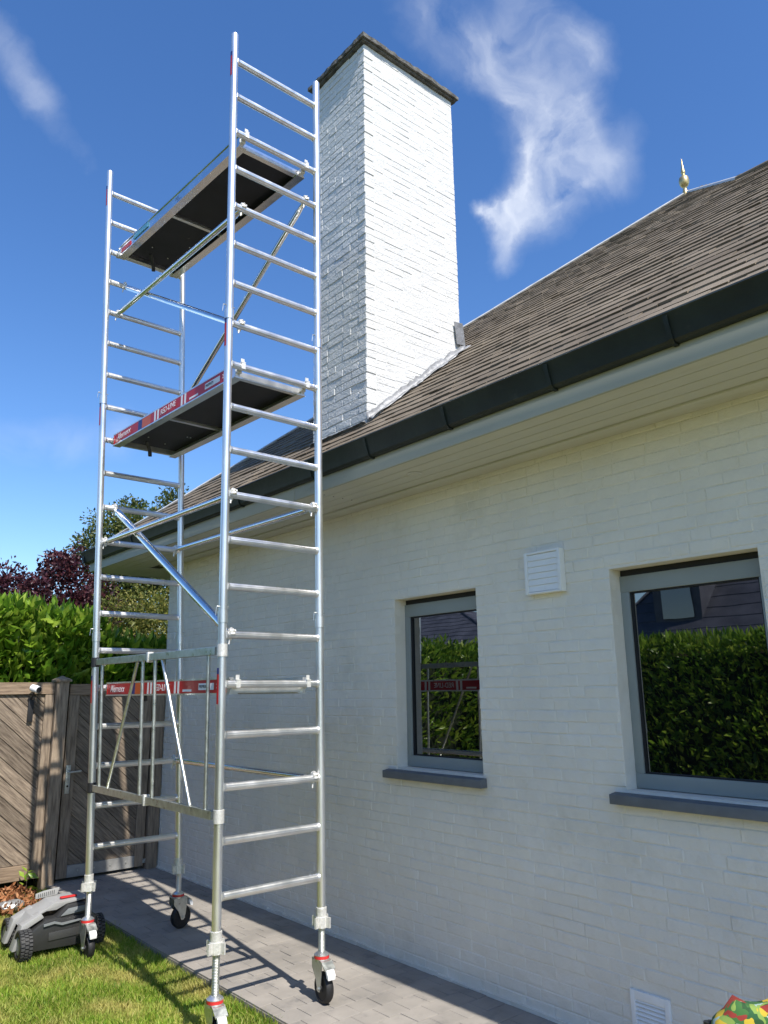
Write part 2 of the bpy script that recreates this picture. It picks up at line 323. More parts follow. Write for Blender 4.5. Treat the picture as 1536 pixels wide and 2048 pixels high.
# ------------------------------------------------------------------ ground, lawn, path
W = 3.6565                      # garden face of the house wall
LAWN_Z = -.055
b = MB(); b.add([(-400, -400, LAWN_Z - .02), (400, -400, LAWN_Z - .02), (400, 400, LAWN_Z - .02), (-400, 400, LAWN_Z - .02)], [(0, 1, 2, 3)])
tag(b.build('ground', M_far, smooth=None), kind='structure')
n = 40; gx = np.linspace(-6, 2.56, n); gy = np.linspace(-6, 8.3, n)
vv = [(x, y, LAWN_Z + .012 * math.sin(x * 2.1 + y) * math.cos(y * 1.3) - .0) for x in gx for y in gy]
ff = [(i * n + j, (i + 1) * n + j, (i + 1) * n + j + 1, i * n + j + 1) for i in range(n - 1) for j in range(n - 1)]
tag(link('lawn', raw_mesh('lawn', vv, ff, M_soil, True)), kind='structure')
def grass(cnt, x0, x1, y0, y1, lo=.018, hi=.048, wid=.0035):
    px = rng.uniform(x0, x1, cnt); py = rng.uniform(y0, y1, cnt)
    pz = LAWN_Z + .012 * np.sin(px * 2.1 + py) * np.cos(py * 1.3)
    a = rng.uniform(0, 2 * np.pi, cnt); hgt = rng.uniform(lo, hi, cnt) * (1 + .5 * np.clip((px - 2.40) / .16, 0, 1) * rng.random(cnt)); w = wid * rng.uniform(.7, 1.5, cnt); ln = rng.uniform(.1, .9, cnt) * hgt; la = rng.uniform(0, 2 * np.pi, cnt)
    p = np.stack([px, py, pz], 1); sx = np.stack([np.cos(a) * w, np.sin(a) * w, 0 * a], 1)
    mid = p + np.stack([np.cos(la) * ln * .35, np.sin(la) * ln * .35, hgt * .6], 1); tip = p + np.stack([np.cos(la) * ln, np.sin(la) * ln, hgt], 1)
    v = np.stack([p - sx, p + sx, mid + sx * .7, mid - sx * .7, tip], 1).reshape(-1, 3)
    k = np.arange(cnt)[:, None] * 5
    return v, np.concatenate([k + np.array([[0, 1, 2]]), k + np.array([[0, 2, 3]]), k + np.array([[3, 2, 4]])])
v1, f1 = grass(95000, 1.25, 2.58, 3.3, 8.0)
v2, f2 = grass(16000, -1.5, 1.25, 3.2, 8.0)
go = link('lawn_grass', raw_mesh('lawn_grass', np.concatenate([v1, v2]), np.concatenate([f1, f2 + len(v1)]), M_lawnblade)); tag(go, 'short sunlit lawn grass beside the paved path', 'grass', kind='stuff')

b = MB(); b.box((2.56, -3, -.12), (W + .03, 8.4, -.012)); path = tag(b.build('path', M_sand, smooth=None), kind='structure')
pavs = [brick_mesh('paver', .147, .1475, .05, M_paver, 50 + i, .0016, .0010) for i in range(6)]
it = []
px = .1535; nx = 7
for j in range(-18, 73):
    for i in range(-1, nx):
        x0 = 2.562 + (i + (.5 if j % 2 else 0)) * px; x1 = x0 + px; x0c, x1c = max(x0, 2.562), min(x1, W - .004)
        if x1c - x0c < .03: continue
        c = ((x0c + x1c) / 2, -.6 + j * .15 + .6 * 0 + 0.05, -.0255 + random.uniform(-.0012, .0012))
        if c[1] > 8.2: continue
        Mx = Matrix.Translation(c) @ Matrix.Rotation(random.uniform(-.012, .012), 4, 'Z') @ Matrix.Rotation(random.uniform(-.006, .006), 4, 'X') @ Matrix.Diagonal(((x1c - x0c - .0032) / .147, 1, 1, 1))
        it.append((random.choice(pavs), Mx, score(c, 1)))
place_pieces('paver', it, path, M_paver, stuffname='pavers_beyond')

# ------------------------------------------------------------------ house
house = empty('house', 'white painted brick house with brown tiled hip roof, grey windows and tall chimney', 'house')
HY0, HY1, SOF = -4.0, 8.05, 3.14
wins = [(3.399, 4.207, 1.215, 2.384), (1.575, 2.393, 1.215, 2.376)]
grille = (2.247, 2.459, .045, .278)
# wall slab with openings (face 5 mm behind the brick faces)
b = MB(); xf = W + .004; xb = W + .30
ys_ = sorted({HY0, HY1, *[w[0] for w in wins], *[w[1] for w in wins]})
for a, c in zip(ys_[:-1], ys_[1:]):
    op = [w for w in wins if w[0] <= a + 1e-6 and w[1] >= c - 1e-6]
    if op:
        b.box((xf, a, -.1), (xb, c, op[0][2])); b.box((xf, a, op[0][3]), (xb, c, SOF + .2))
    else: b.box((xf, a, -.1), (xb, c, SOF + .2))
b.box((W + .3, HY1 - .3, -.1), (12, HY1, SOF + .2)); b.box((11.7, HY0, -.1), (12, HY1 - .3, SOF + .2)); b.box((W + .3, HY0, -.1), (11.7, HY0 + .3, SOF + .2))
wall = b.build('wall', M_mortar, house, smooth=None)
wb = [brick_mesh('brick', .2, .06, .0610, M_paint, i, .0048, .0022) for i in range(10)]
it = []; rowh = .0645
for r_ in range(int(SOF / rowh) + 1):
    z = .006 + r_ * rowh + .029
    if z + .03 > SOF + .03: continue
    rowq = random.uniform(.0008, .0026)
    y = -1.2 + (.105 if r_ % 2 else 0) + random.uniform(-.012, .012)
    while y < HY1:
        ln = random.choice((.203, .207, .21, .2, .2, .1)); y0, y1 = y, min(y + ln, HY1); y += ln + .0022
        segs = [(y0, y1)]
        for w in wins + [grille]:
            if w[2] - .02 < z < w[3] + .02:
                ns = []
                for a, c in segs:
                    if c <= w[0] or a >= w[1]: ns.append((a, c)); continue
                    if a < w[0]: ns.append((a, w[0]))
                    if c > w[1]: ns.append((w[1], c))
                segs = ns
        for a, c in segs:
            if c - a < .03: continue
            pr = rowq + random.choice((0, 0, .0003, .0006, .0014))
            cc = (xf - pr - .001 + .03, (a + c) / 2, z + random.uniform(-.002, .002))
            Mx = Matrix.Translation(cc) @ Matrix.Rotation(-math.pi / 2 + random.uniform(-.004, .004), 4, 'Z') @ Matrix.Rotation(random.gauss(0, .011), 4, 'X') @ Matrix.Rotation(random.uniform(-.008, .008), 4, 'Y') @ Matrix.Diagonal(((c - a) / .2, 1, 1, 1))
            it.append((random.choice(wb), Mx, score(cc, c - a)))
place_pieces('brick', it, wall, M_paint, stuffname='brick_remainder')
# dark crack line of mortar at the foot of the wall
b = MB()
for k in range(60):
    y = 1 + k * .118; b.box((W - .016 - random.uniform(0, .008), y, -.01), (W + .01, y + .119, .010 + random.uniform(0, .014)))
b.build('mortar_fillet', M_mortar, wall, smooth=None)

def window(w, lab):
    y0, y1, z0, z1 = w
    g = MB(); xr = W + .098
    # reveals are part of the wall slab; frame of four members, wider at the head
    root = MB(); fw = .052
    root.box((xr, y0 + .001, z0 + .004), (xr + .06, y1 - .001, z0 + .078)); root.box((xr, y0 + .001, z1 - .125), (xr + .06, y1 - .001, z1 - .035))
    root.box((xr + .001, y0 + .001, z0 + .078), (xr + .06, y0 + fw, z1 - .125)); root.box((xr + .001, y1 - fw, z0 + .078), (xr + .06, y1 - .001, z1 - .125))
    o = root.build('window', M_frame, house, smooth=30, bevel=.003); o['label'] = lab
    g = MB(); t = .008
    g.box((xr + .012, y0 + fw, z0 + .078), (xr + .05, y0 + fw + t, z1 - .125)); g.box((xr + .012, y1 - fw - t, z0 + .078), (xr + .05, y1 - fw, z1 - .125))
    g.box((xr + .012, y0 + fw + t, z0 + .078), (xr + .05, y1 - fw - t, z0 + .078 + t)); g.box((xr + .012, y0 + fw + t, z1 - .125 - t), (xr + .05, y1 - fw - t, z1 - .125))
    g.build('gasket', M_frame2, o, smooth=None)
    p = MB(); p.box((xr + .026, y0 + fw - .01, z0 + .07), (xr + .046, y1 - fw + .01, z1 - .12)); p.build('pane', M_glass, o, smooth=None)
    h_ = MB(); h_.box((xr + .012, y0 + .002, z1 - .035), (xr + .06, y1 - .002, z1 - .001)); h_.build('shutter_slot', M_frame2, o, smooth=None)
    s = MB(); e0, e1 = y0 - .05 if y0 < 3 else y0 - .028, y1 + .095 if y1 > 3 else y1 + .07
    s.prism([(W - .055, z0 - .068), (W + .006, z0 - .068), (W + .006, z0 - .012), (W - .055, z0 - .02)], e0, e1, (X, Z, Y))
    s.prism([(W + .006, z0 - .066), (xr + .06, z0 - .066), (xr + .06, z0 + .003), (W + .006, z0 - .0115)], y0 + .001, y1 - .001, (X, Z, Y))
    s.build('sill', M_sill, o, smooth=30, bevel=.002)
window(wins[0], 'narrow grey window reflecting hedge and red scaffold boards')
window(wins[1], 'wide grey window reflecting hedge and dark slate roof')
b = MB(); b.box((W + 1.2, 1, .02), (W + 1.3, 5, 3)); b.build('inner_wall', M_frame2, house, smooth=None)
# louvred vent box under the eaves
y0, y1, z0, z1 = 2.680, 2.945, 2.285, 2.538
b = MB()
b.box((W - .05, y0, z0), (W - .001, y0 + .022, z1)); b.box((W - .05, y1 - .022, z0), (W - .001, y1, z1)); b.box((W - .05, y0 + .022, z0), (W - .001, y1 - .022, z0 + .012)); b.box((W - .05, y0 + .022, z1 - .014), (W - .001, y1 - .022, z1)); b.box((W - .006, y0 + .022, z0 + .012), (W - .001, y1 - .022, z1 - .014))
vent = b.build('vent', M_plastic, house, smooth=30, bevel=.003)
for k in range(6):
    zc = z0 + .014 + k * .0372; s = MB(); s.prism([(W - .047, zc), (W - .041, zc), (W - .036, zc + .0365), (W - .041, zc + .0365)], y0 + .023, y1 - .023, (X, Z, Y)); s.build('slat', M_plastic, vent, smooth=None)
y0, y1, z0, z1 = grille
b = MB(); e = .026
b.box((W - .012, y0, z0), (W + .006, y0 + e, z1)); b.box((W - .012, y1 - e, z0), (W + .006, y1, z1)); b.box((W - .012, y0 + e, z0), (W + .006, y1 - e, z0 + e)); b.box((W - .012, y0 + e, z1 - .038), (W + .006, y1 - e, z1))
gr = b.build('air_grille', M_plastic, house, smooth=30, bevel=.002)
b = MB(); b.box((W + .0045, y0 + e, z0 + e), (W + .006, y1 - e, z1 - .038)); b.build('dark_backing', M_frame2, gr, smooth=None)
for k in range(9):
    zc = z0 + e + .003 + k * .0195; s = MB(); s.prism([(W - .011, zc), (W - .008, zc), (W + .002, zc + .014), (W - .001, zc + .014)], y0 + e, y1 - e, (X, Z, Y)); s.build('slat', M_plastic, gr, smooth=None)

# eaves: soffit boards, fascia, gutter
EY = 8.98
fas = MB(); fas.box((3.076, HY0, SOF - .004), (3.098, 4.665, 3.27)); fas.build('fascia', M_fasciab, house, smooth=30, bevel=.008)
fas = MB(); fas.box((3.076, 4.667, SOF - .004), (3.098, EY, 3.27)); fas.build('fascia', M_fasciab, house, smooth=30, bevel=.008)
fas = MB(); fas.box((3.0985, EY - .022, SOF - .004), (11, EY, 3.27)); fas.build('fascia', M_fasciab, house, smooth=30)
sof = MB(); sof.box((3.0985, HY0, SOF + .012), (W - .001, EY - .023, SOF + .03)); sof.box((W - .001, HY1 + .001, SOF + .012), (11, EY - .023, SOF + .03)); soffit = sof.build('soffit', M_frame2, house, smooth=None)
xs = [3.099, 3.205, 3.312, 3.418, 3.524]
for a, c in zip(xs[:-1], xs[1:]):
    s = MB(); s.box((a + .0026, HY0, SOF), (c - .0026, HY1 + .3, SOF + .0118)); s.build('soffit_board', M_fascia, soffit, smooth=30, bevel=.002)
s = MB(); s.box((3.5265, HY0, SOF - .012), (W + .0035, HY1, SOF + .0118)); s.build('soffit_trim', M_fascia, soffit, smooth=30, bevel=.004)
k = HY1 + .302
while k < EY - .1:
    s = MB(); s.box((3.0995, k, SOF), (11, k + .103, SOF + .0118)); s.build('soffit_board', M_fascia, soffit, smooth=30, bevel=.002); k += .1055
s = MB(); s.box((W + .006, HY1 + .001, SOF), (11, HY1 + .299, SOF + .0118)); s.build('soffit_board', M_fascia, soffit, smooth=30)
s = MB(); s.lathe([(.047, -.004), (.05, 0), (.05, .004), (.038, .004), (.036, -.001), (.0, -.001)], Matrix.Translation((3.31, 3.58, SOF)) @ Matrix.Rotation(math.pi, 4, 'X'), 24); s.build('soffit_spotlight', M_light, soffit)
for k in range(4):
    s = MB(); s.lathe([(.004, 0), (.004, .004)], Matrix.Translation((3.16 + k * .085, 4.40 - .0 * k, SOF - .003)), 8); s.build('screw_head', M_frame2, soffit)
prof = [(2.992, 3.372), (2.986, 3.380), (2.992, 3.389), (3.003, 3.386), (3.006, 3.374), (3.052, 3.244), (3.075, 3.238), (3.0755, 3.40), (3.12, 3.40), (3.12, 3.41), (3.0745, 3.412)]
prof = [(2.992, 3.356), (2.985, 3.365), (2.991, 3.376), (3.003, 3.375), (3.011, 3.360), (3.050, 3.254), (3.066, 3.252), (3.066, 3.335), (3.0745, 3.335), (3.0745, 3.239), (3.040, 3.239), (3.026, 3.250)]
b = MB(); b.prism(prof, HY0, 9.06, (X, Z, Y)); gutter = b.build('gutter', M_gutter, house, smooth=30)
b = MB(); pe = [(9.06 + (3.0 - x), z) for x, z in prof]; b.prism(pe, 3.0, 11, (Y, Z, X)); b.build('gutter', M_gutter, house, smooth=30)
def strap(y):
    s = MB(); o = .004
    s.prism([(2.990 - o * 2, 3.354), (3.025 - o * 2, 3.250), (3.039 - o, 3.239 - o * 2), (3.0742, 3.239 - o * 2), (3.0742, 3.2388), (3.0395, 3.2388), (3.0255, 3.2502), (2.9915, 3.3555)], y, y + .022, (X, Z, Y))
    s.build('gutter_strap', M_gutter, gutter, smooth=None)
for y in (1.55, 2.22, 2.98, 3.71, 4.36, 5.4, 6.5, 7.6, 8.5): strap(y)

# ---- roof
MR, RX0, RZ0 = .84, 3.06, 3.362
def rz_(x): return RZ0 + MR * (x - RX0)
HIP = [(3.03, 8.98), (3.55, 8.05), (7.815, 3.645)]; TOPL = [(7.815, 3.645), (6.76, 2.66), (6.66, 2.3), (6.66, HY0)]
def xmax(y):
    for (xa, ya), (xb_, yb) in list(zip(HIP[:-1], HIP[1:])) + list(zip(TOPL[:-1], TOPL[1:])):
        if min(ya, yb) <= y <= max(ya, yb): return xa + (xb_ - xa) * (y - ya) / (yb - ya)
    return 3.03
b = MB(); dz = .035
top = HIP + TOPL[1:]
vs_ = [(3.075, HY0, rz_(3.075) - dz), (3.075, 8.93, rz_(3.075) - dz)] + [(x, y, rz_(x) - dz) for x, y in top]
m_ = len(vs_); back = [(12, 9, 3.2), (12, HY0, 3.2)]
b.add(vs_ + back, [tuple(range(m_)), tuple([1, 2, 3, 4, m_]), (4, 5, 6, 7, m_ + 1, m_)])
roof = b.build('roof', M_rooft, house, smooth=None)
SX = .1085; SLX = SX / math.cos(math.atan(MR)); ANG = math.atan(MR)
tl = .235; tw = .165
tiles = []
for sdd in range(6):
    r = random.Random(900 + sdd); bm = bmesh.new(); bmesh.ops.create_cube(bm, size=1)
    for v in bm.verts: v.co = Vector((v.co.x * tl + r.uniform(-.003, .003), v.co.y * (tw - .004) + r.uniform(-.001, .001), v.co.z * .013 + r.uniform(-.0015, .0015)))
    me = bpy.data.meshes.new('roof_tile'); bm.to_mesh(me); bm.free(); me.materials.append(M_tile); tiles.append(me)
it = []
CHX0, CHX1, CHY0, CHY1, CHZ = 3.505, 4.585, 4.320, 5.050, 7.27
nrow = int((7.9 - 3.03) / SX)
for i in range(nrow):
    xe = 3.028 + i * SX           # lower edge of the course
    y = -1.6 + (tw / 2 if i % 2 else 0)
    rowlift = random.uniform(-.0015, .003)
    while y < 9.0:
        y0, y1 = y, y + tw; y += tw
        yc = (y0 + y1) / 2; xm = min(xmax(y0), xmax(y1)) if yc > 3.6 else xmax(yc)
        if xe + .03 > max(xmax(y0), xmax(y1)): continue
        xc = xe + tl / 2 * math.cos(ANG)
        over = xc + tl / 2 * math.cos(ANG) - max(xmax(y0), xmax(y1))
        k = 1.0
        if over > 0: k = max(.2, 1 - over / (tl * math.cos(ANG)))
        if CHX0 + .02 < xe + .08 < CHX1 - .02 and CHY0 < yc < CHY1 and True:
            if xe > CHX0 - .04: continue
        til = ANG - .062 + random.uniform(-.012, .012)
        if abs(yc - 5) < 8 and random.random() < .04: til -= .02
        c = Vector((xe, yc, rz_(xe) + .012 + rowlift + random.uniform(-.002, .004))) + Vector((math.cos(til), 0, math.sin(til))) * (tl * k / 2)
        Mx = Matrix.Translation(c) @ Matrix.Rotation(-til, 4, 'Y') @ Matrix.Rotation(random.uniform(-.012, .012), 4, 'Z') @ Matrix.Diagonal((k, 1, 1, 1))
        it.append((random.choice(tiles), Mx, score((xe, yc, rz_(xe)), 1) if k == 1 else -100))
place_pieces('roof_tile', it, roof, M_tile, stuffname='roof_tiles_beyond')
b = MB()
pts = [Vector((x, y, rz_(x) + .018)) for x, y in HIP]
for p0, p1 in zip(pts[:-1], pts[1:]):
    d = (p1 - p0); nseg = max(1, int(d.length / .42))
    for k in range(nseg):
        a = p0 + d * (k / nseg); c = p0 + d * ((k + 1) / nseg); b.tube(a - d.normalized() * .01 + Z * .004 * (k % 2), c, .026 if k % 2 else .028, n=8, sq=(1, .7))
b.build('hip_strip', M_hip, roof, smooth=50)
b = MB(); pts = [Vector((x, y, rz_(x) + .018)) for x, y in TOPL]
b.tube(pts[0], pts[1], .022, n=8); b.build('ridge_strip', M_hip, roof, smooth=50)
b = MB(); b.tube(pts[1], pts[2], .02, .032, n=8); b.tube(pts[2], pts[3], .032, n=8); b.build('ridge_tiles', M_tile, roof, smooth=50)
FX, FY_, FZ = 7.80, 3.66, rz_(7.8)
b = MB(); b.lathe([(.05, -.06), (.05, .02), (.034, .06), (.026, .10), (.05, .115), (.075, .15), (.082, .19), (.072, .235), (.04, .26), (.026, .275), (.026, .295), (.036, .305), (.036, .315), (.02, .39), (.008, .47), (.002, .51)], Matrix.Translation((FX, FY_, FZ)) @ Matrix.Diagonal((.72, .72, .95, 1)), 18); b.build('finial', M_gold, roof, smooth=60)

# ---- chimney
b = MB(); b.box((CHX0 + .0058, CHY0 + .0032, 3.5), (CHX1 - .0035, CHY1 - .0035, CHZ)); chim = b.build('chimney', M_chmortar, house, smooth=None); chim['label'] = 'tall freshly painted white brick chimney with dark cap'
cb = {}
for nm, l in (('s', .2), ('h', .095)): cb[nm] = [brick_mesh('brick', l, .095, .0584, M_chpaint, 300 + i, .0034, .0022) for i in range(10)]
it = []; ncr = int((CHZ - 3.55) / rowh)
for r_ in range(ncr + 1):
    z = CHZ - .0325 - r_ * rowh
    odd = r_ % 2; rowp = random.uniform(0, .0032)
    def put(cx, cy, l, rz0, face):
        nm = 's' if l > .13 else 'h'; bl = .2 if nm == 's' else .095
        pr = random.uniform(-.0005, .0030) if face == 'B' else random.uniform(0, .0042)
        if face == 'B': c = (cx, CHY0 - pr + .0475 + .003, z)
        else: c = (CHX0 - pr + .0475 + .003, cy, z)
        if rz_(c[0]) > z + .12: return
        Mx = Matrix.Translation(Vector(c) + Vector((0, 0, random.uniform(-.003, .003)))) @ Matrix.Rotation(rz0 + random.uniform(-.007, .007), 4, 'Z') @ Matrix.Rotation(random.uniform(-.008, .008), 4, 'X') @ Matrix.Rotation(random.uniform(-.012, .012), 4, 'Y') @ Matrix.Diagonal((l / bl, 1, 1, 1))
        it.append((random.choice(cb[nm]), Mx, score(c, l)))
    # face B looks towards -Y, face A towards -X; corner brick alternates
    x = CHX0 - .002 if not odd else CHX0 + .106
    while x < CHX1 - .03:
        l = min(random.choice((.2, .2, .2, .1)) + random.uniform(-.006, .006), CHX1 - x); 
        if CHX1 - x - l < .04: l = CHX1 - x
        put(x + l / 2, 0, l, 0, 'B'); x += l + .0055
    y = CHY0 + .106 if not odd else CHY0 - .002
    while y < CHY1 - .03:
        l = min(random.choice((.2, .2, .2, .1)) + random.uniform(-.006, .006), CHY1 - y)
        if CHY1 - y - l < .04: l = CHY1 - y
        put(0, y + l / 2, l, -math.pi / 2, 'A'); y += l + .006
place_pieces('brick', it, chim, M_chpaint, stuffname='brick_remainder')
o_ = .052; b = MB(); cz = CHZ + .002
N_ = 26
def ragged(x0, y0, x1, y1, z0, z1):   # weathered slab with an uneven edge
    ring = []
    for (xa, ya), (xb_, yb) in (((x0, y0), (x1, y0)), ((x1, y0), (x1, y1)), ((x1, y1), (x0, y1)), ((x0, y1), (x0, y0))):
        for k in range(N_): ring.append((xa + (xb_ - xa) * k / N_ + random.uniform(-.006, .006), ya + (yb - ya) * k / N_ + random.uniform(-.006, .006)))
    m = len(ring); vs_ = [(x, y, z0 + random.uniform(0, .005)) for x, y in ring] + [(x + random.uniform(-.004, .004), y, (z0 + z1) / 2) for x, y in ring] + [(x, y, z1 + random.uniform(-.008, .006)) for x, y in ring]
    b.add(vs_, [tuple(range(m - 1, -1, -1)), tuple(range(2 * m, 3 * m))] + [(q * m + i, q * m + (i + 1) % m, (q + 1) * m + (i + 1) % m, (q + 1) * m + i) for q in (0, 1) for i in range(m)])
ragged(CHX0 - o_, CHY0 - o_, CHX1 + o_, CHY1 + o_, cz + .014, cz + .056)
b.box((CHX0 - .03, CHY0 - .03, cz), (CHX1 + .03, CHY1 + .03, cz + .016)); b.build('cap_slab', M_cap, chim, smooth=None)
# lead flashing stepping up the chimney side, crumpled
def crumple(path, wid_up, wid_out, name, nrm, amp=.014, seg=40):
    """strip along `path` (points where the roof meets the face), turned up the face and dressed out over the tiles"""
    vs_ = []; fs = []
    for k in range(seg + 1):
        t = k / seg; q = path[0].lerp(path[1], t); a = random.uniform(-1, 1) * amp; ph = math.sin(t * 23) * amp * .6
        rowv = [q + Z * (wid_up + a * .8) + nrm * .013, q + Z * wid_up * .45 + nrm * (.018 + abs(a) * .7), q + nrm * (.030 + abs(a)) + Z * (.020 + ph * .4), q + nrm * (wid_out * .6 + a * .3) + Z * (.034 + a * .4), q + nrm * (wid_out + a) + Z * (.022 + max(0, ph))]
        vs_ += rowv
        if k: 
            o = (k - 1) * 5
            fs += [(o + i, o + i + 1, o + 6 + i, o + 5 + i) for i in range(4)]
    m = MB().add(vs_, fs); o = m.build(name, M_lead, chim, smooth=45); md = o.modifiers.new('sol', 'SOLIDIFY'); md.thickness = .003
crumple([Vector((CHX0 - .02, CHY0, rz_(CHX0) + .0)), Vector((CHX1 + .03, CHY0, rz_(CHX1 + .03)))], .085, .085, 'lead_flashing', -Y, .022, 34)
crumple([Vector((CHX0, CHY0 - .02, rz_(CHX0) - .012)), Vector((CHX0, CHY1, rz_(CHX0) - .012))], .03, .05, 'lead_flashing', -X, .006)
b = MB(); Mf = Matrix.Translation((CHX1 - .045, CHY0 - .022, rz_(CHX1) + .155)) @ Matrix.Rotation(R(-7), 4, 'Y'); b.box((-.035, -.004, -.09), (.07, .004, .12), Mf); b.build('flashing_patch', M_lead, chim, smooth=None, bevel=.002)

# ------------------------------------------------------------------ scaffold tower
SC = empty('scaffold_tower', 'tall aluminium rolling scaffold tower with three platforms beside the house', 'scaffold')
x0_, y0_, ysc, SW, SLn, Z1 = 2.1893, 4.0012, -.002463, .6849, 1.8763, .665
TX, TY, TSX, TSY = -.027717, .005169, -.010977, .006462
def P(u, v, z):
    c, s = math.cos(ysc), math.sin(ysc)
    tx = (TX - TSX) * (1 - v) + (TX + TSX) * v; ty = (TY - TSY) * (1 - v) + (TY + TSY) * v
    return Vector((x0_ + c * SW * u - s * SLn * v + tx * z, y0_ + s * SW * u + c * SLn * v + ty * z, z))
def rk(k): return Z1 + (k - 1) * .28
PR = .0255
ends = {(0, 0): (.40, .18), (1, 0): (.40, .25), (0, 1): (.385, .195), (1, 1): (.40, .25)}   # bottom of pole, bottom of spindle
for (u, v), (zb, zs) in ends.items():
    for a, c in ((zb, 2.19), (2.135, 4.10), (4.045, 6.19)):
        pole = MB().tube(P(u, v, a), P(u, v, c), PR if a < 2 or a > 4 else PR - .0001, n=20)
        if c == 6.19: pole.tube(P(u, v, c), P(u, v, c + .012), PR, PR * .6, n=20)
        po = pole.build('pole', M_alu, SC, smooth=50)
        if a > 2: MB().tube(P(u, v, a - .002), P(u, v, a + .062), PR + .0045, n=20).build('sleeve', M_alu, po, smooth=50)
        if a > 2:
            q = P(u, v, a + .09); s_ = MB(); dx = .034
            s_.tube(q + Vector((-dx - .01, -.004, 0)), q + Vector((dx + .006, .004, 0)), .0035, n=6); s_.tube(q + Vector((-dx - .01, -.004, 0)), q + Vector((-dx - .014, -.004, -.05)), .002, n=5); s_.build('spring_pin', M_galv, po)
        zt = c - .155 if c == 6.19 else c - .06
        if a < 2: zt = 1.87
        st = MB(); n_ = 8; z0_, z1_ = zt - .185 if a > 2 else 1.675, zt - (.03 if v == 0 or a > 2 else .03)
        def wrapstrip(za, zb_, mt, nm):
            vv_, ff_ = [], []
            for i in range(n_ + 1):
                t = R(122) + R(82) * i / n_
                for z in (za, zb_): q = P(u, v, z); vv_.append(q + Vector((math.cos(t) * (PR + .0012), math.sin(t) * (PR + .0012), 0)))
            for i in range(n_): ff_.append((2 * i, 2 * i + 2, 2 * i + 3, 2 * i + 1))
            MB().add(vv_, ff_).build(nm, mt, po, smooth=60)
        if u == 0:
            wrapstrip(z0_, z1_, M_red, 'sticker'); wrapstrip(z1_, z1_ + .035, M_blue, 'sticker')
    # collar nut, spindle and caster
    q = P(u, v, zb); b = MB(); b.tube(P(u, v, zb - .0), P(u, v, zb + .10), .0315, n=20); b.tube(P(u, v, zb - .008), P(u, v, zb + .05), .037, n=8)
    for a in (20, 110, 200, 290):
        d = Vector((math.cos(R(a)), math.sin(R(a)), 0)); t = d.cross(Z); c = P(u, v, zb + .02)
        b.prism([(.03, -.026), (.062, -.026), (.062, .03), (.03, .03)], -.006, .006, (d, Z, t)); b.v[-8:] = [tuple(Vector(w_) + c) for w_ in b.v[-8:]]
    b.build('collar_nut', M_cast, SC, smooth=35)
    pr = [(.0205, 0)]; k = 0
    Lz = zb - zs; nth = int(Lz / .007)
    for k in range(nth): z = Lz * k / nth; pr += [(.0192, z + .0008), (.0205, z + .0030), (.0205, z + .0042), (.0192, z + .0062)]
    pr.append((.0192, Lz)); MB().lathe(pr, Matrix.Translation(P(u, v, zs)), 16).build('threaded_spindle', M_galv if v == 0 else M_alu, SC, smooth=None)
    zg = 0 if u == 1 else LAWN_Z - .012
    cas = MB(); top_ = P(u, v, zs)
    wr = .082 if u == 1 else .084
    ang = {(1, 0): R(-97), (1, 1): R(8), (0, 1): R(-88), (0, 0): R(-97)}[(u, v)]
    d = Vector((math.cos(ang), math.sin(ang), 0)); sdv = d.cross(Z); axle = Vector((top_.x, top_.y, zg + wr)) + d * .03
    # fork: top plate plus two tapered cheeks
    hf = top_.z - .022
    cas.tube(top_ - Z * .034, top_ - Z * .02, .044, n=20); 
    for s in (-1, 1):
        poly = [(-.055, hf), (.052, hf), (.062, hf - .03), (.05, axle.z + .02), (.036, axle.z - .018), (.016, axle.z - .018), (-.012, axle.z + .045), (-.055, hf - .05)]
        cas.prism(poly, s * .031, s * .0345, (d, Z, sdv)); cas.v[-16:] = [(w_[0] + top_.x, w_[1] + top_.y, w_[2]) for w_ in cas.v[-16:]]
    cas.prism([(-.055, hf - .003), (.06, hf - .003), (.102, hf - .034), (.102, hf - .040), (.058, hf - .010), (-.055, hf - .008)], -.0345, .0345, (d, Z, sdv)); cas.v[-12:] = [(w_[0] + top_.x, w_[1] + top_.y, w_[2]) for w_ in cas.v[-12:]]
    cas.tube(axle - sdv * .044, axle + sdv * .044, .009, n=10)
    ca = cas.build('caster', M_galv, SC, smooth=35, bevel=0)
    MB().tube(top_ - Z * .02, top_ - Z * .004, .0445, n=24).build('red_ring', M_ring, ca, smooth=40)
    MB().lathe([(.0445, 0), (.0445, .003), (.03, .014), (.02, .02)], Matrix.Translation(top_ - Z * .004), 24).build('bearing_cap', M_alu, ca, smooth=40)
    Mw = Matrix.Translation(axle) @ sdv.to_track_quat('Z', 'Y').to_matrix().to_4x4()
    wh = MB().lathe([(.012, -.020), (.060, -.018), (.066, -.023), (wr - .008, -.023), (wr - .002, -.015), (wr, -.0), (wr - .002, .015), (wr - .008, .023), (.066, .023), (.060, .018), (.012, .020)], Mw, 36).build('wheel', M_black, ca, smooth=35)
    MB().lathe([(.02, -.026), (.02, .026)], Mw, 14).build('hub', M_blackp, wh)
    lv = MB(); lv.prism([(.086, hf - .036), (.104, hf - .036), (.124, hf - .062), (.122, hf - .086), (.100, hf - .078)], -.024, .024, (d, Z, sdv)); lv.v[:] = [(w_[0] + top_.x, w_[1] + top_.y, w_[2]) for w_ in lv.v]
    lv.build('brake_pedal', M_white, ca, smooth=35, bevel=.004)
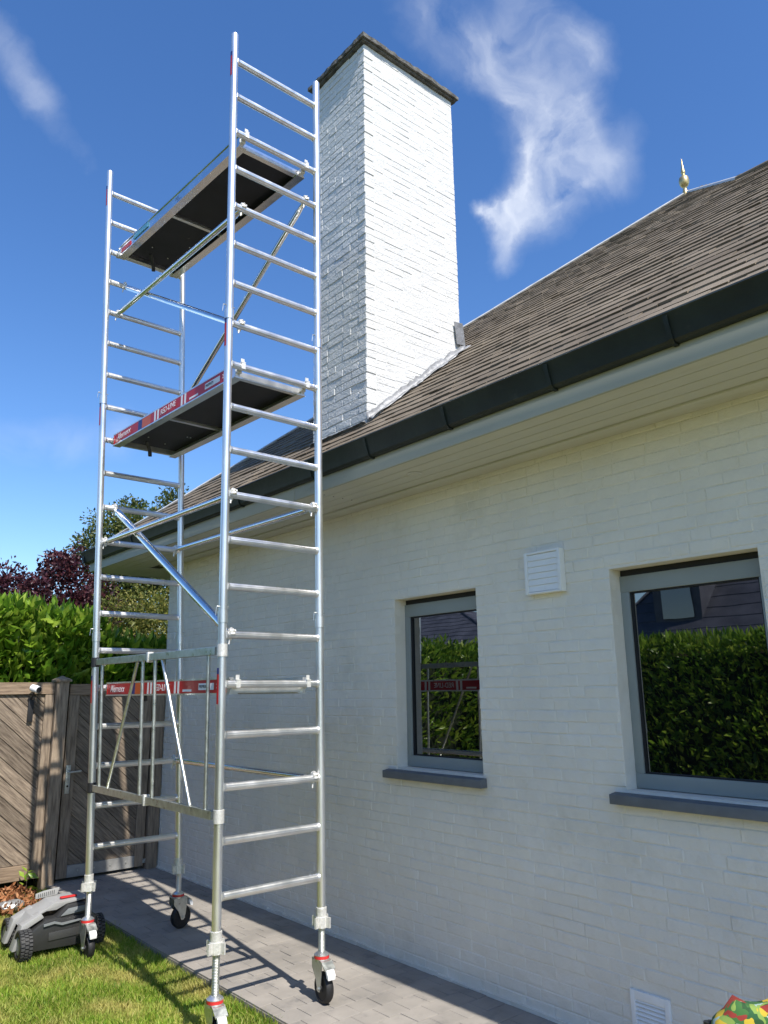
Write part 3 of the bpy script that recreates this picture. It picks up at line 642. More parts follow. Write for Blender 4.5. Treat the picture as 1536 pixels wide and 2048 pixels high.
for v in (0, 1):
    for k in range(1, 21):
        z = rk(k); ro = MB().tube(P(0, v, z) + X * .020, P(1, v, z) - X * .020, .0222, n=28, rib=.06).build('rung', M_alu, SC, smooth=28)
        for u in (0, 1): q = P(u, v, z); s = 1 if u == 0 else -1; MB().tube(q + X * s * .020, q + X * s * .033, .0262, .0232, n=14).build('weld_bead', M_alu, ro, smooth=50)
def clamp(u, v, z, par, side):
    """claw that hooks over a rung"""
    q = P(u, v, z); b = MB(); pts = []
    for i in range(10):
        a = R(-70 + 250 * i / 9); pts.append(q + Vector((0, math.cos(a) * side * .027, math.sin(a) * .027)))
    for p0, p1 in zip(pts[:-1], pts[1:]): b.tube(p0, p1, .0105, n=8, sq=(1, 1.6))
    b.tube(q + Vector((-.02, -side * .016, .022)), q + Vector((.02, -side * .016, .022)), .010, n=8); b.tube(q - Z * .028 - X * .008, q - Z * .055 - X * .012, .005, n=6)
    b.build('claw_clamp', M_cast, par, smooth=50)
def brace(u0, k0, u1, k1, name='brace', r=.0205, flat=1.0, lift0=0, lift1=0):
    a = P(u0, 0, rk(k0) + lift0); c = P(u1, 1, rk(k1) + lift1); d = (c - a).normalized()
    a2, c2 = a + d * .045, c - d * .045; b = MB()
    b.tube(a + d * .02, a2 + d * .04, r * .75, r, n=16, sq=(1.0, .6)); b.tube(a2 + d * .04, c2 - d * .04, r, n=16, sq=(1, flat)); b.tube(c2 - d * .04, c - d * .02, r, r * .75, n=16, sq=(1.0, .6))
    o = b.build(name, M_alub, SC, smooth=50); clamp(u0, 0, rk(k0), o, 1); clamp(u1, 1, rk(k1), o, -1)
brace(.93, 3, .93, 3, 'horizontal_brace')
brace(.07, 9, .07, 9, 'guard_rail'); brace(.93, 9, .93, 9, 'guard_rail')
brace(.08, 6, .17, 10, 'diagonal_brace', flat=1.25, r=.022)
brace(.12, 16, .14, 16, 'guard_rail'); brace(.12, 13, .22, 17, 'diagonal_brace')
brace(.85, 17, .88, 13, 'diagonal_brace')
# platforms
def text(body, size, loc, par, mt=M_white, shear=0., bold=.0, flip=False):
    cu = bpy.data.curves.new('lettering', 'FONT'); cu.body = body; cu.size = size; cu.extrude = .0004; cu.shear = shear; cu.offset = bold; cu.materials.append(mt); cu.align_y = 'CENTER'
    tmp = bpy.data.objects.new('tmp', cu); COL.objects.link(tmp); dg = bpy.context.evaluated_depsgraph_get(); me = bpy.data.meshes.new_from_object(tmp.evaluated_get(dg)); bpy.data.objects.remove(tmp)
    o = link('lettering', me)
    g = 1 if flip else -1; o.matrix_world = Matrix(((0, 0, g, loc[0]), (g, 0, 0, loc[1]), (0, 1, 0, loc[2]), (0, 0, 0, 1))); o.parent = par
    return o
def platform(k, style):
    zt = rk(k) + .040; ua, ub = .115, .885
    def Q(u, v, dz): return P(u, v, zt) + Z * dz
    b = MB()
    def rail(u, du):
        a0, c0 = Q(u, .022, 0), Q(u, .978, 0); e = du
        b.add([a0 + X * 0, a0 + X * e, c0 + X * e, c0, a0 - Z * .098, a0 + X * e - Z * .098, c0 + X * e - Z * .098, c0 - Z * .098], [(0, 1, 2, 3), (4, 7, 6, 5), (0, 4, 5, 1), (1, 5, 6, 2), (2, 6, 7, 3), (3, 7, 4, 0)])
        sg = -1 if du > 0 else 1   # lips
        for h0, h1 in ((0.0005, -.010), (-.0985, -.089)):
            o = .006 * (1 if du < 0 else -1)
            b.add([a0 + X * o + Z * h0, a0 - X * o * .1 + Z * h0, c0 - X * o * .1 + Z * h0, c0 + X * o + Z * h0, a0 + X * o + Z * h1, a0 - X * o * .1 + Z * h1, c0 - X * o * .1 + Z * h1, c0 + X * o + Z * h1], [(0, 1, 2, 3), (4, 7, 6, 5), (0, 4, 5, 1), (1, 5, 6, 2), (2, 6, 7, 3), (3, 7, 4, 0)])
        f0 = du if du > 0 else -.032 + du; f1 = f0 + .032   # bottom flange turned in under the deck
        b.add([a0 + X * f0 - Z * .091, a0 + X * f1 - Z * .091, c0 + X * f1 - Z * .091, c0 + X * f0 - Z * .091, a0 + X * f0 - Z * .0978, a0 + X * f1 - Z * .0978, c0 + X * f1 - Z * .0978, c0 + X * f0 - Z * .0978], [(0, 1, 2, 3), (4, 7, 6, 5), (0, 4, 5, 1), (1, 5, 6, 2), (2, 6, 7, 3), (3, 7, 4, 0)])
    rail(ua, .022); rail(ub, -.022)
    for v in (.03, .952):
        a, c = Q(ua, v, 0) + X * .0225, Q(ub, v, 0) - X * .0225
        b.add([a - Z * .045, a + Y * .035 - Z * .045, c + Y * .035 - Z * .045, c - Z * .045, a - Z * .09, a + Y * .035 - Z * .09, c + Y * .035 - Z * .09, c - Z * .09], [(0, 1, 2, 3), (4, 7, 6, 5), (0, 4, 5, 1), (1, 5, 6, 2), (2, 6, 7, 3), (3, 7, 4, 0)])
    pf = b.build('platform', M_alub if style == 'top' else M_alu, SC, smooth=30)
    d = MB(); c4 = [Q(ua, .05, 0) + X * .0225, Q(ub, .05, 0) - X * .0225, Q(ub, .951, 0) - X * .0225, Q(ua, .951, 0) + X * .0225]
    d.add([p - Z * .052 for p in c4] + [p - Z * .040 for p in c4], [(3, 2, 1, 0), (4, 5, 6, 7), (0, 1, 5, 4), (1, 2, 6, 5), (2, 3, 7, 6), (3, 0, 4, 7)]); d.build('deck', M_ply, pf, smooth=None)
    s = MB(); a, c = Q(ua, .56, -.0525) + X * .0226, Q(ub, .56, -.0525) - X * .0226; s.add([a, a + Y * .03, c + Y * .03, c, a - Z * .018, a + Y * .03 - Z * .018, c + Y * .03 - Z * .018, c - Z * .018], [(0, 1, 2, 3), (4, 7, 6, 5), (0, 4, 5, 1), (1, 5, 6, 2), (2, 6, 7, 3), (3, 7, 4, 0)]); s.build('cross_bar', M_alu, pf, smooth=None)
    # hooks over the rungs
    for v, sg in ((0, -1), (1, 1)):
        for u in (ua + .025, ub - .03):
            q = P(u, v, rk(k)); h_ = MB()
            h_.box((-.014, -.028, .0205), (.014, .028, .026), Matrix.Translation(q)); h_.box((-.014, sg * .024 - .0025, -.02), (.014, sg * .024 + .0025, .0202), Matrix.Translation(q)); h_.box((-.012, sg * .01 - .003, .0262), (.012, sg * .01 + .003, .052), Matrix.Translation(q)) if v == 0 else None
            h_.box((-.016, -sg * .06 - .035, -.03), (.016, -sg * .06 + .03, .002), Matrix.Translation(q)); h_.build('hook', M_cast, pf, smooth=30)
    # trapdoor strap and latch underneath
    q = Q(.42, .90, -.053); t_ = MB(); t_.tube(q, q + Vector((.05, .05, -.055)), .007, n=6, sq=(2.2, .7)); t_.tube(q + Vector((.05, .05, -.055)), q + Vector((.075, .10, -.085)), .007, n=6, sq=(2.2, .7)); t_.build('strap', M_blackp, pf)
    for (u, v) in ((.36, .84), (.70, .74), (.74, .74), (.62, .88)):
        MB().tube(Q(u, v, -.0525), Q(u, v, -.0565), .006, n=8).build('rivet', M_alu, pf)
    # stickers on both side rails
    def stick(v0, v1, mt, zlo=-.088, zhi=-.012, out=.0065):
        for uu, sg in ((ua, -1), (ub, 1)):
            a, c = Q(uu, v0, 0) + X * out * sg, Q(uu, v1, 0) + X * out * sg; e = -X * .004 * sg
            MB().add([a + Z * zlo, c + Z * zlo, c + Z * zhi, a + Z * zhi, a + Z * zlo + e, c + Z * zlo + e, c + Z * zhi + e, a + Z * zhi + e], [(0, 1, 2, 3), (4, 7, 6, 5), (0, 4, 5, 1), (1, 5, 6, 2), (2, 6, 7, 3), (3, 7, 4, 0)]).build('sticker', mt, pf, smooth=None)
    if style == 'red':
        for v0, v1, mt in [(.94, .74, M_red), (.7395, .705, M_blue), (.7045, .63, M_ora), (.6295, .05, M_red)]: stick(v0, v1, mt)
        for v0 in (.945, .965): stick(v0 + .006, v0 - .004, M_red)
        for v0 in (.60, .575, .388, .363): stick(v0, v0 - .013, M_white, -.0882, -.0118, .0068)
        stick(.115, .215 - .0, M_white, -.070, -.030, .0068); stick(.262, .325, M_white, -.078, -.064, .0068)
        def T(body, v, size, v2=None, **kw):
            text(body, size, Q(ua, v, -.050) - X * .0075, pf, **kw)
            if v2: text(body, size, Q(ub, v2, -.050) + X * .0075, pf, flip=True, **kw)
        T('Alumexx', .932, .072, .79, shear=.12); T('RED-LINE', .548, .060, .40, shear=.08)
        T('PREMIUM', .211, .026, mt=M_blackp); T('2', .10, .04)
    else:
        stick(.945, .86, M_red, -.08, -.04); stick(.83, .70, M_cyan, -.06, -.02); text('2022', .03, Q(ua, .47, -.06) - X * .0075, pf, mt=M_blackp)
platform(5, 'red'); platform(12, 'red'); platform(18, 'top')
# folding end frame on the garden side
fr = MB(); zt, zb = 1.975, 1.075
def Gp(v, z): return P(0, v, z) - X * .002
def flatbar(a, c, hh, th, mb): 
    d = (c - a); mb.add([a + Z * hh + X * th, c + Z * hh + X * th, c + Z * hh - X * th, a + Z * hh - X * th, a - Z * hh + X * th, c - Z * hh + X * th, c - Z * hh - X * th, a - Z * hh - X * th], [(0, 1, 2, 3), (4, 7, 6, 5), (0, 4, 5, 1), (1, 5, 6, 2), (2, 6, 7, 3), (3, 7, 4, 0)])
ff_ = None
for va, vb, z in ((.03, .497, zt), (.503, .97, zt), (.03, .497, zb), (.503, .97, zb)):
    fr = MB(); flatbar(Gp(va, z), Gp(vb, z), .023, .014, fr); o = fr.build('folding_frame' if ff_ is None else 'frame_bar', M_galv, ff_ or SC, smooth=None, bevel=.002); ff_ = ff_ or o
for v0, v1 in ((.08, .08), (.40, .18), (.555, .555), (.455, .455), (.60, .84), (.925, .925)):
    MB().tube(Gp(v0, zt - .023), Gp(v1, zb + .023), .0115, n=10).build('strut', M_galv, ff_, smooth=50)
for z in (zt, zb):
    MB().box((-.02, -.012, -.034), (.02, .012, .034), Matrix.Translation(Gp(.5, z))).build('hinge', M_cast, ff_, smooth=30, bevel=.003)
    for v in (0, 1):
        MB().tube(P(0, v, z - .035), P(0, v, z + .035), PR + .005, n=18).build('pivot_sleeve', M_cast if v == 0 else M_blackp, ff_)

# ------------------------------------------------------------------ fence and gate
FYP = 8.03
def clip_poly(poly, x0, x1, z0, z1):
    def cut(ps, f, inter):
        out = []
        for i, p in enumerate(ps):
            q = ps[i - 1]
            if f(p):
                if not f(q): out.append(inter(q, p))
                out.append(p)
            elif f(q): out.append(inter(q, p))
        return out
    def ix(v): return lambda a, c: (v, a[1] + (c[1] - a[1]) * (v - a[0]) / (c[0] - a[0]))
    def iz(v): return lambda a, c: (a[0] + (c[0] - a[0]) * (v - a[1]) / (c[1] - a[1]), v)
    for f, i in ((lambda p: p[0] >= x0, ix(x0)), (lambda p: p[0] <= x1, ix(x1)), (lambda p: p[1] >= z0, iz(z0)), (lambda p: p[1] <= z1, iz(z1))):
        poly = cut(poly, f, i)
        if len(poly) < 3: return []
    return poly
def diag_boards(par, x0, x1, z0, z1, y, bw=.118, ang=R(-42), gap=.007):
    d = (math.cos(ang), math.sin(ang)); nn = (-d[1], d[0]); cx, cz = (x0 + x1) / 2, (z0 + z1) / 2
    for k in range(-30, 31):
        lo, hi = k * bw + gap / 2, (k + 1) * bw - gap / 2
        poly = [(cx + d[0] * t + nn[0] * s, cz + d[1] * t + nn[1] * s) for t, s in ((-5, lo), (5, lo), (5, hi), (-5, hi))]
        poly = clip_poly(poly, x0, x1, z0, z1)
        if len(poly) >= 3:
            yo = random.uniform(0, .003); MB().prism(poly, y + yo, y + .02, (X, Z, Y)).build('board', M_wooddiag, par, smooth=None)
fence = empty('fence_panel', 'weathered brown fence panel with diagonal boards behind the robot mower', 'fence')
for pl, (xa, xb_) in enumerate(((.75, 2.415),)):
    b = MB(); b.box((xa - .06, FYP + .035, .08), (xb_ + .04, FYP + .045, 1.85)); b.build('backing', M_wood, fence, smooth=None)
    diag_boards(fence, xa, xb_, .205, 1.745, FYP + .012)
    MB().box((xa - .08, FYP - .012, 1.75), (xb_ + .085, FYP + .034, 1.862)).build('top_rail', M_woodh, fence, smooth=None, bevel=.004)
    MB().box((xa, FYP - .002, .07), (xb_, FYP + .034, .20)).build('bottom_rail', M_woodh, fence, smooth=None, bevel=.004)
    MB().box((xb_ + .001, FYP - .006, .07), (xb_ + .085, FYP + .034, 1.748)).build('stile', M_wood, fence, smooth=None, bevel=.004)
def post(x0, x1, zt, par):
    po = MB().box((x0, FYP - .05, -.1), (x1, FYP + .06, zt)).build('post', M_wood, par, smooth=None, bevel=.004)
    c = MB(); e = .018; m = ((x0 + x1) / 2, FYP + .005)
    c.add([(x0 - e, FYP - .05 - e, zt), (x1 + e, FYP - .05 - e, zt), (x1 + e, FYP + .06 + e, zt), (x0 - e, FYP + .06 + e, zt), (x0 - e, FYP - .05 - e, zt + .02), (x1 + e, FYP - .05 - e, zt + .02), (x1 + e, FYP + .06 + e, zt + .02), (x0 - e, FYP + .06 + e, zt + .02), (m[0], m[1], zt + .06)],
          [(3, 2, 1, 0), (0, 1, 5, 4), (1, 2, 6, 5), (2, 3, 7, 6), (3, 0, 4, 7), (4, 5, 8), (5, 6, 8), (6, 7, 8), (7, 4, 8)]); c.build('post_cap', M_wood, po, smooth=None)
post(2.505, 2.622, 1.868, fence); post(.56, .665, 1.868, fence)
gate = empty('garden_gate', 'brown wooden gate of diagonal boards between fence post and house wall', 'gate')
b = MB(); b.box((2.66, FYP + .035, .1), (3.50, FYP + .045, 1.80)); b.build('backing', M_wood, gate, smooth=None)
diag_boards(gate, 2.752, 3.418, .14, 1.735, FYP + .014)
MB().box((2.648, FYP - .004, .03), (2.751, FYP + .034, 1.735)).build('stile', M_wood, gate, smooth=None, bevel=.004)
MB().box((3.419, FYP - .004, .03), (3.515, FYP + .034, 1.735)).build('stile', M_wood, gate, smooth=None, bevel=.004)
MB().box((2.648, FYP - .008, 1.737), (3.515, FYP + .034, 1.845)).build('top_rail', M_woodh, gate, smooth=None, bevel=.004)
MB().box((2.752, FYP - .006, .03), (3.418, FYP + .034, .138)).build('bottom_plank', M_metalplank, gate, smooth=None, bevel=.003)
for k in range(4): MB().tube((2.85 + k * .16, FYP - .006, .085), (2.85 + k * .16, FYP - .010, .085), .009, n=8).build('bolt', M_galv, gate)
hp = MB(); hp.box((2.668, FYP - .014, .80), (2.712, FYP - .004, 1.065)); hp = hp.build('handle_plate', M_galv, gate, smooth=30, bevel=.003)
b = MB(); b.tube((2.69, FYP - .014, 1.0), (2.69, FYP - .06, 1.0), .010, n=10); b.tube((2.682, FYP - .055, 1.0), (2.80, FYP - .058, 1.006), .0095, n=10); b.build('handle', M_galv, hp, smooth=50)
MB().tube((2.69, FYP - .0142, .87), (2.69, FYP - .017, .87), .010, n=10).build('keyhole', M_frame2, hp)
MB().box((3.53, FYP - .04, -.1), (3.645, FYP + .06, 1.86)).build('post', M_wood, gate, smooth=None, bevel=.004)
MB().box((3.50, FYP - .02, .06), (3.56, FYP - .0085 - .004, .10)).build('hinge', M_galv, gate, smooth=None)
# security camera on its bracket
cm = empty('security_camera', 'small white security camera fixed to the fence top rail', 'camera')
q = Vector((2.29, FYP - .10, 1.80)); dr = Vector((.38, -.85, -.22)).normalized()
MB().lathe([(.026, -.05), (.033, -.045), (.035, 0), (.034, .042), (.030, .047)], Matrix.Translation(q) @ dr.to_track_quat('Z', 'Y').to_matrix().to_4x4(), 22).build('camera_body', M_white, cm, smooth=40)
MB().lathe([(.029, .0471), (.028, .0505), (.010, .051), (.009, .048), (.002, .048)], Matrix.Translation(q) @ dr.to_track_quat('Z', 'Y').to_matrix().to_4x4(), 22).build('lens', M_blackp, cm, smooth=40)
b = MB(); b.tube(q + Vector((-.005, .02, -.03)), (2.283, FYP - .012, 1.70), .008, n=8); b.build('bracket_arm', M_blackp, cm)
MB().box((2.262, FYP - .016, 1.49), (2.312, FYP - .003, 1.70)).build('solar_strip', M_blackp, cm, smooth=30, bevel=.004)

# ------------------------------------------------------------------ plants
def leaves(n_, pts, nrm, size, ratio, mat, name, parent, fold=.25, up=.3, spread=.8, sub=False, kind='stuff', droop=0.):
    pts = np.asarray(pts); n_ = len(pts)
    d = nrm + rng.normal(0, spread, (n_, 3)); d[:, 2] += up; d /= np.linalg.norm(d, axis=1, keepdims=True) + 1e-9
    r = rng.normal(0, 1, (n_, 3)); s = np.cross(d, r); s /= np.linalg.norm(s, axis=1, keepdims=True) + 1e-9; nn = np.cross(s, d)
    L = size * rng.uniform(.65, 1.3, (n_, 1)); w = L * ratio
    a = pts; c = pts + d * L - np.array([[0, 0, 1]]) * droop * L; m = pts + d * L * .48 - nn * L * .06
    v = np.stack([a, m - s * w * .5 + nn * w * fold, c, m + s * w * .5 + nn * w * fold, m], 1).reshape(-1, 3)
    k = np.arange(n_)[:, None] * 5
    f = np.concatenate([k + np.array([[0, 4, 1]]), k + np.array([[1, 4, 2]]), k + np.array([[2, 4, 3]]), k + np.array([[3, 4, 0]])])
    return link(name, raw_mesh(name, v, f, mat, False), parent)
def blob_points(n_, blobs, shell=.55, lump=.2):
    out, nr = [], []; vol = np.array([b_[3] * b_[4] * b_[5] for b_ in blobs]) ** .7; vol = vol / vol.sum()
    for b_, vv_ in zip(blobs, vol):
        m = int(n_ * vv_); d = rng.normal(0, 1, (m, 3)); d /= np.linalg.norm(d, axis=1, keepdims=True)
        r = 1 - shell * rng.random(m) ** 1.8
        r *= 1 + lump * (np.sin(d[:, 0] * 5 + b_[0] * 3) * np.cos(d[:, 2] * 6 + b_[1]) + .6 * np.sin(d[:, 1] * 11 + d[:, 2] * 9))
        out.append(np.array(b_[:3]) + d * r[:, None] * np.array(b_[3:6])); nr.append(d)
    return np.concatenate(out), np.concatenate(nr)
def stems(name, parent, lines, mat=M_bark):
    b = MB()
    for p0, p1, r0, r1 in lines: b.tube(p0, p1, r0, r1, n=7)
    return b.build(name, mat, parent)
# hedge behind the fence: box with a wavering top
hedge = empty('laurel_hedge', 'bright green laurel hedge rising behind the wooden fence and gate', 'hedge')
def hedge_top(x): return np.interp(x, [-.2, .8, 2.3, 2.9, 3.3, 3.8, 4.6, 7], [2.38, 2.46, 2.60, 2.47, 2.28, 2.16, 2.14, 2.14])
def hedge_pts(n_, x0, x1, y0, y1):
    px = rng.uniform(x0, x1, n_); t = rng.random(n_); top = hedge_top(px) + .07 * np.sin(px * 7) + .05 * np.sin(px * 17 + 1)
    face = t < .6
    zz = np.where(face, .6 + (top - .6) * rng.random(n_) ** .7, top - .3 * rng.random(n_) ** 2.0)
    yy = np.where(face, y0 + .35 * rng.random(n_) ** 2 + .06 * np.sin(px * 9 + zz * 7), rng.uniform(y0, y1, n_))
    nr = np.where(face[:, None], np.array([[0, -.8, .35]]), np.array([[0, -.15, .9]])); return np.stack([px, yy, zz], 1), nr
p_, n_ = hedge_pts(13000, 1.0, 5.2, 8.32, 9.6); leaves(0, p_, n_, .155, .42, M_laurel, 'foliage', hedge, up=.25, spread=.5)
p_, n_ = hedge_pts(4000, -2.5, 1.0, 8.32, 9.6); leaves(0, p_, n_, .12, .40, M_laurel, 'foliage', hedge, up=.25, spread=.5)
# fresh shoots on top
px = rng.uniform(1.2, 5, 900); p_ = np.stack([px, rng.uniform(8.3, 9.4, 900), hedge_top(px) + rng.uniform(-.02, .12, 900)], 1); leaves(0, p_, np.tile([[0, -.1, 1.]], (900, 1)), .12, .36, M_laurel, 'foliage', hedge, up=.8, spread=.35)
b = MB(); b.box((-2.4, 8.75, LAWN_Z), (5.1, 9.2, 2.22)); b.build('filler_core', M_core, hedge, smooth=None)  # solid core added to stop sky showing through the leaves
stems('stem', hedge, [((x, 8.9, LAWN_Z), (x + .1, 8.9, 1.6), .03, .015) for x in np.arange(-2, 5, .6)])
# long hedge across the garden, mirrored in the windows
hed2 = empty('boundary_hedge', 'long clipped laurel hedge mirrored in the windows, across the lawn from the house', 'hedge')
def hedge2(n_):
    py = rng.uniform(0, 12.5, n_); top = 2.27 + .05 * np.sin(py * 5) + .03 * np.sin(py * 13); t = rng.random(n_) < .8
    zz = np.where(t, .0 + top * rng.random(n_) ** .85, top - .2 * rng.random(n_) ** 2); xx = np.where(t, -1.72 + (top - zz) * .24 - .30 * rng.random(n_) ** 2 - .06 * np.sin(py * 7 + zz * 6), rng.uniform(-2.5, -1.65, n_))
    return np.stack([xx, py, zz], 1), np.where(t[:, None], np.array([[.8, 0, .4]]), np.array([[.1, 0, .9]]))
p_, n_ = hedge2(24000); leaves(0, p_, n_, .12, .38, M_laurel, 'foliage', hed2, up=.2, spread=.55)
p2 = rng.uniform(0, 12.5, 1800); p_ = np.stack([rng.uniform(-2.4, -1.6, 1800), p2, 2.25 + rng.uniform(-.03, .10, 1800)], 1); leaves(0, p_, np.tile([[0.1, 0, 1.]], (1800, 1)), .12, .34, M_laurel, 'foliage', hed2, up=.9, spread=.3)
b = MB(); b.box((-2.4, 0, LAWN_Z), (-2.0, 12.4, 2.12)); b.build('filler_core', M_core, hed2, smooth=None)  # added solid core again, dark backing behind these leaves
# trees beyond the hedge
t1 = empty('purple_tree', 'dark purple leaved tree above the green hedge on the left', 'tree')
bl = [(4.9, 13, 2.4, .6, .5, .55), (2.75, 12.6, 3.05, .75, .7, .62), (3.35, 12.8, 2.95, .6, .6, .75), (4.05, 13, 3.35, .52, .6, .72), (4.05, 13, 2.7, .8, .7, .7), (4.7, 13, 2.75, .6, .6, .75), (2.2, 12.4, 2.8, .7, .7, .7), (3.95, 13, 3.8, .28, .3, .28)]
p_, n_ = blob_points(28000, bl, .6, .22); leaves(0, p_, n_, .07, .62, M_purple, 'crown', t1, spread=.9)
stems('trunk', t1, [((3.7, 13, LAWN_Z), (3.75, 13, 1.8), .09, .07), ((3.75, 13, 1.8), (4.05, 13, 3.6), .05, .015), ((3.75, 13, 1.8), (3.0, 12.7, 3.2), .05, .012), ((3.75, 13, 1.9), (4.6, 13, 3.0), .045, .012), ((3.4, 12.85, 2.4), (2.4, 12.5, 3.0), .03, .01)])
t2 = empty('green_tree', 'open green tree standing above the far eaves corner', 'tree')
bl = [(4.95, 13.4, 4.7, .45, .4, .3), (5.3, 13.4, 5.05, .3, .3, .2), (6.1, 13.4, 5.3, .35, .3, .3), (4.6, 13.4, 4.2, .35, .4, .4), (5.55, 13.4, 4.15, .75, .7, .55), (5.0, 13.4, 3.75, .55, .6, .5), (6.2, 13.4, 4.65, .5, .5, .55), (5.3, 13.4, 4.6, .35, .4, .35), (5.8, 13.4, 3.4, .9, .7, .6), (4.85, 13.4, 3.1, .45, .5, .5), (5.85, 13.4, 4.95, .25, .3, .25), (6.8, 13.4, 5.0, .5, .5, .5)]
p_, n_ = blob_points(30000, bl, .7, .28); leaves(0, p_, n_, .068, .5, M_green, 'crown', t2, spread=.9)
stems('trunk', t2, [((5.6, 13.5, LAWN_Z), (5.6, 13.5, 2.6), .10, .07), ((5.6, 13.5, 2.6), (6.2, 13.5, 4.9), .05, .012), ((5.6, 13.5, 2.6), (5.1, 13.4, 4.6), .05, .012), ((5.6, 13.5, 3.0), (5.6, 13.4, 4.6), .04, .01)])
t3 = empty('golden_shrub', 'tall yellow green shrub between hedge and house corner under the eaves', 'shrub')
bl = [(4.3, 11.0, 2.55, .55, .55, .6), (4.9, 11.1, 2.7, .7, .6, .7), (5.4, 11.2, 2.5, .6, .6, .9), (4.5, 11.0, 1.9, .8, .6, .7)]
p_, n_ = blob_points(16000, bl, .5, .2); leaves(0, p_, n_, .085, .30, M_yellow, 'crown', t3, spread=.7, droop=.35)
stems('trunk', t3, [((4.7, 11.1, LAWN_Z), (4.8, 11.1, 2.4), .04, .015), ((4.7, 11.1, .3), (4.3, 11.0, 2.5), .03, .01)])

# ------------------------------------------------------------------ neighbours' houses, mirrored in the panes
def neighbour(name, label, x0, x1, y0, y1, eave, ridge, hipin, dormer=None):
    h_ = empty(name, label, 'house'); MB().box((x0, y0, -.1), (x1, y1, eave)).build('wall', M_redbrick, h_, smooth=None)
    e = .4; xm = (x0 + x1) / 2
    A = [(x0 - e, y0 - e, eave - .1), (x1 + e, y0 - e, eave - .1), (x1 + e, y1 + e, eave - .1), (x0 - e, y1 + e, eave - .1), (xm, y0 + hipin, ridge), (xm, y1 - hipin, ridge)]
    r_ = MB().add(A, [(3, 2, 1, 0), (0, 1, 4), (1, 2, 5, 4), (2, 3, 5), (3, 0, 4, 5)]).build('roof', M_slate, h_, smooth=None)
    b = MB()
    for k in range(16):      # slate courses facing the garden
        t = k / 16; p0 = Vector(A[1]).lerp(Vector(A[4]), t); p1 = Vector(A[2]).lerp(Vector(A[5]), t); b.tube(p0 + Z * .004, p1 + Z * .004, .012, n=5)
        p0 = Vector(A[0]).lerp(Vector(A[4]), t); p1 = Vector(A[1]).lerp(Vector(A[4]), t); b.tube(p0 + Z * .004, p1 + Z * .004, .012, n=5)
    b.build('slate_courses', M_slate, r_)
    b = MB(); [b.tube(Vector(A[i]), Vector(A[j]) + Z * .02, .05, n=6) for i, j in ((1, 4), (2, 5), (4, 5))]; b.build('ridge_tiles', M_slate, r_)
    for k in range(3):
        y = y0 + (y1 - y0) * (k + .5) / 3; w = MB().box((x1 + .002, y - .6, .9), (x1 + .05, y + .6, 2.2)).build('window', M_fascia, h_, smooth=None); MB().box((x1 + .051, y - .52, .98), (x1 + .055, y + .52, 2.12)).build('pane', M_glass, w, smooth=None)
    if dormer:
        ya, yb, za, zb = dormer; xd = x1 - .25
        d = MB(); d.box((xd - 3, ya - .22, za - .25), (xd, yb + .22, zb + .12)); d.box((xd - 3.2, ya - .4, zb + .1201), (xd + .15, yb + .4, zb + .25)); d = d.build('dormer', M_slate, r_, smooth=None)
        MB().box((xd + .002, ya, za), (xd + .04, yb, zb)).build('dormer_window', M_glass, d, smooth=None)
    return h_
neighbour('neighbour_house', 'slate roofed house mirrored in the narrow window above the hedge', -18, -11, 15.4, 28.6, 2.6, 5.05, 6.3)
neighbour('neighbour_house', 'slate roofed house with dormer mirrored in the wide window', -15.5, -9, 2.5, 11.1, 2.6, 6.6, 2.6, (8.85, 9.6, 3.3, 4.25))

# ------------------------------------------------------------------ robot mower
mw = empty('robot_mower', 'grey and black four wheeled robot lawnmower parked on the lawn edge', 'lawnmower')
MWm = Matrix.Translation((2.06, 6.23, LAWN_Z + .012)) @ Matrix.Rotation(R(-2), 4, 'Z')
mx_, my_, mz_ = [(MWm.to_3x3().normalized() @ a) for a in (X, Y, Z)]; mo = MWm.translation
def mprism(poly, a, c, plane='xz'):
    b = MB()
    if plane == 'xz': b.prism(poly, a, c, (mx_, mz_, my_))
    elif plane == 'yz': b.prism(poly, a, c, (my_, mz_, mx_))
    else: b.prism(poly, a, c, (mx_, my_, mz_))
    b.v = [tuple(Vector(v) + mo) for v in b.v]; return b
# x: left-right along the visible flank, y: depth (front flank at -.25)
chs = mprism([(-.23, .06), (.26, .05), (.29, .12), (.29, .24), (.20, .275), (-.12, .275), (-.25, .20)], -.215, .215).build('chassis', M_mdark, mw, smooth=30, bevel=.008)
mprism([(-.145, .235), (-.06, .245), (.0, .225), (.24, .245), (.25, .255), (.0, .24), (-.06, .26), (-.145, .25)], -.232, -.214).build('flank_ridge', M_mmid, mw, smooth=30)
mprism([(-.10, .12), (.22, .13), (.23, .19), (-.10, .18)], -.2225, -.2155).build('flank_panel', material('mower_flank', (.045, .045, .045), .4), mw, smooth=30, bevel=.002)
mprism([(-.01, .285), (.19, .30), (.21, .345), (.05, .335)], -.205, -.195).build('battery_window', M_mmid, mw, smooth=30, bevel=.004)
mprism([(-.05, .262), (.22, .262), (.235, .355), (.06, .350)], -.1945, .19).build('battery_bay', M_mdark, mw, smooth=30, bevel=.006)
sh = mprism([(-.28, .215), (-.21, .30), (-.09, .345), (-.05, .375), (.24, .385), (.26, .372), (.06, .352), (-.02, .318), (-.10, .320), (-.22, .275)], -.11, .17).build('top_shell', M_mgrey, mw, smooth=30, bevel=.006)
mprism([(-.36, .075), (-.33, .075), (-.27, .22), (-.13, .29), (-.155, .325), (-.30, .255)], -.17, -.06).build('fender', M_mgrey, mw, smooth=30, bevel=.008)
mprism([(-.36, .075), (-.33, .075), (-.27, .22), (-.13, .29), (-.155, .325), (-.30, .255)], .10, .20).build('fender', M_mgrey, mw, smooth=30, bevel=.008)
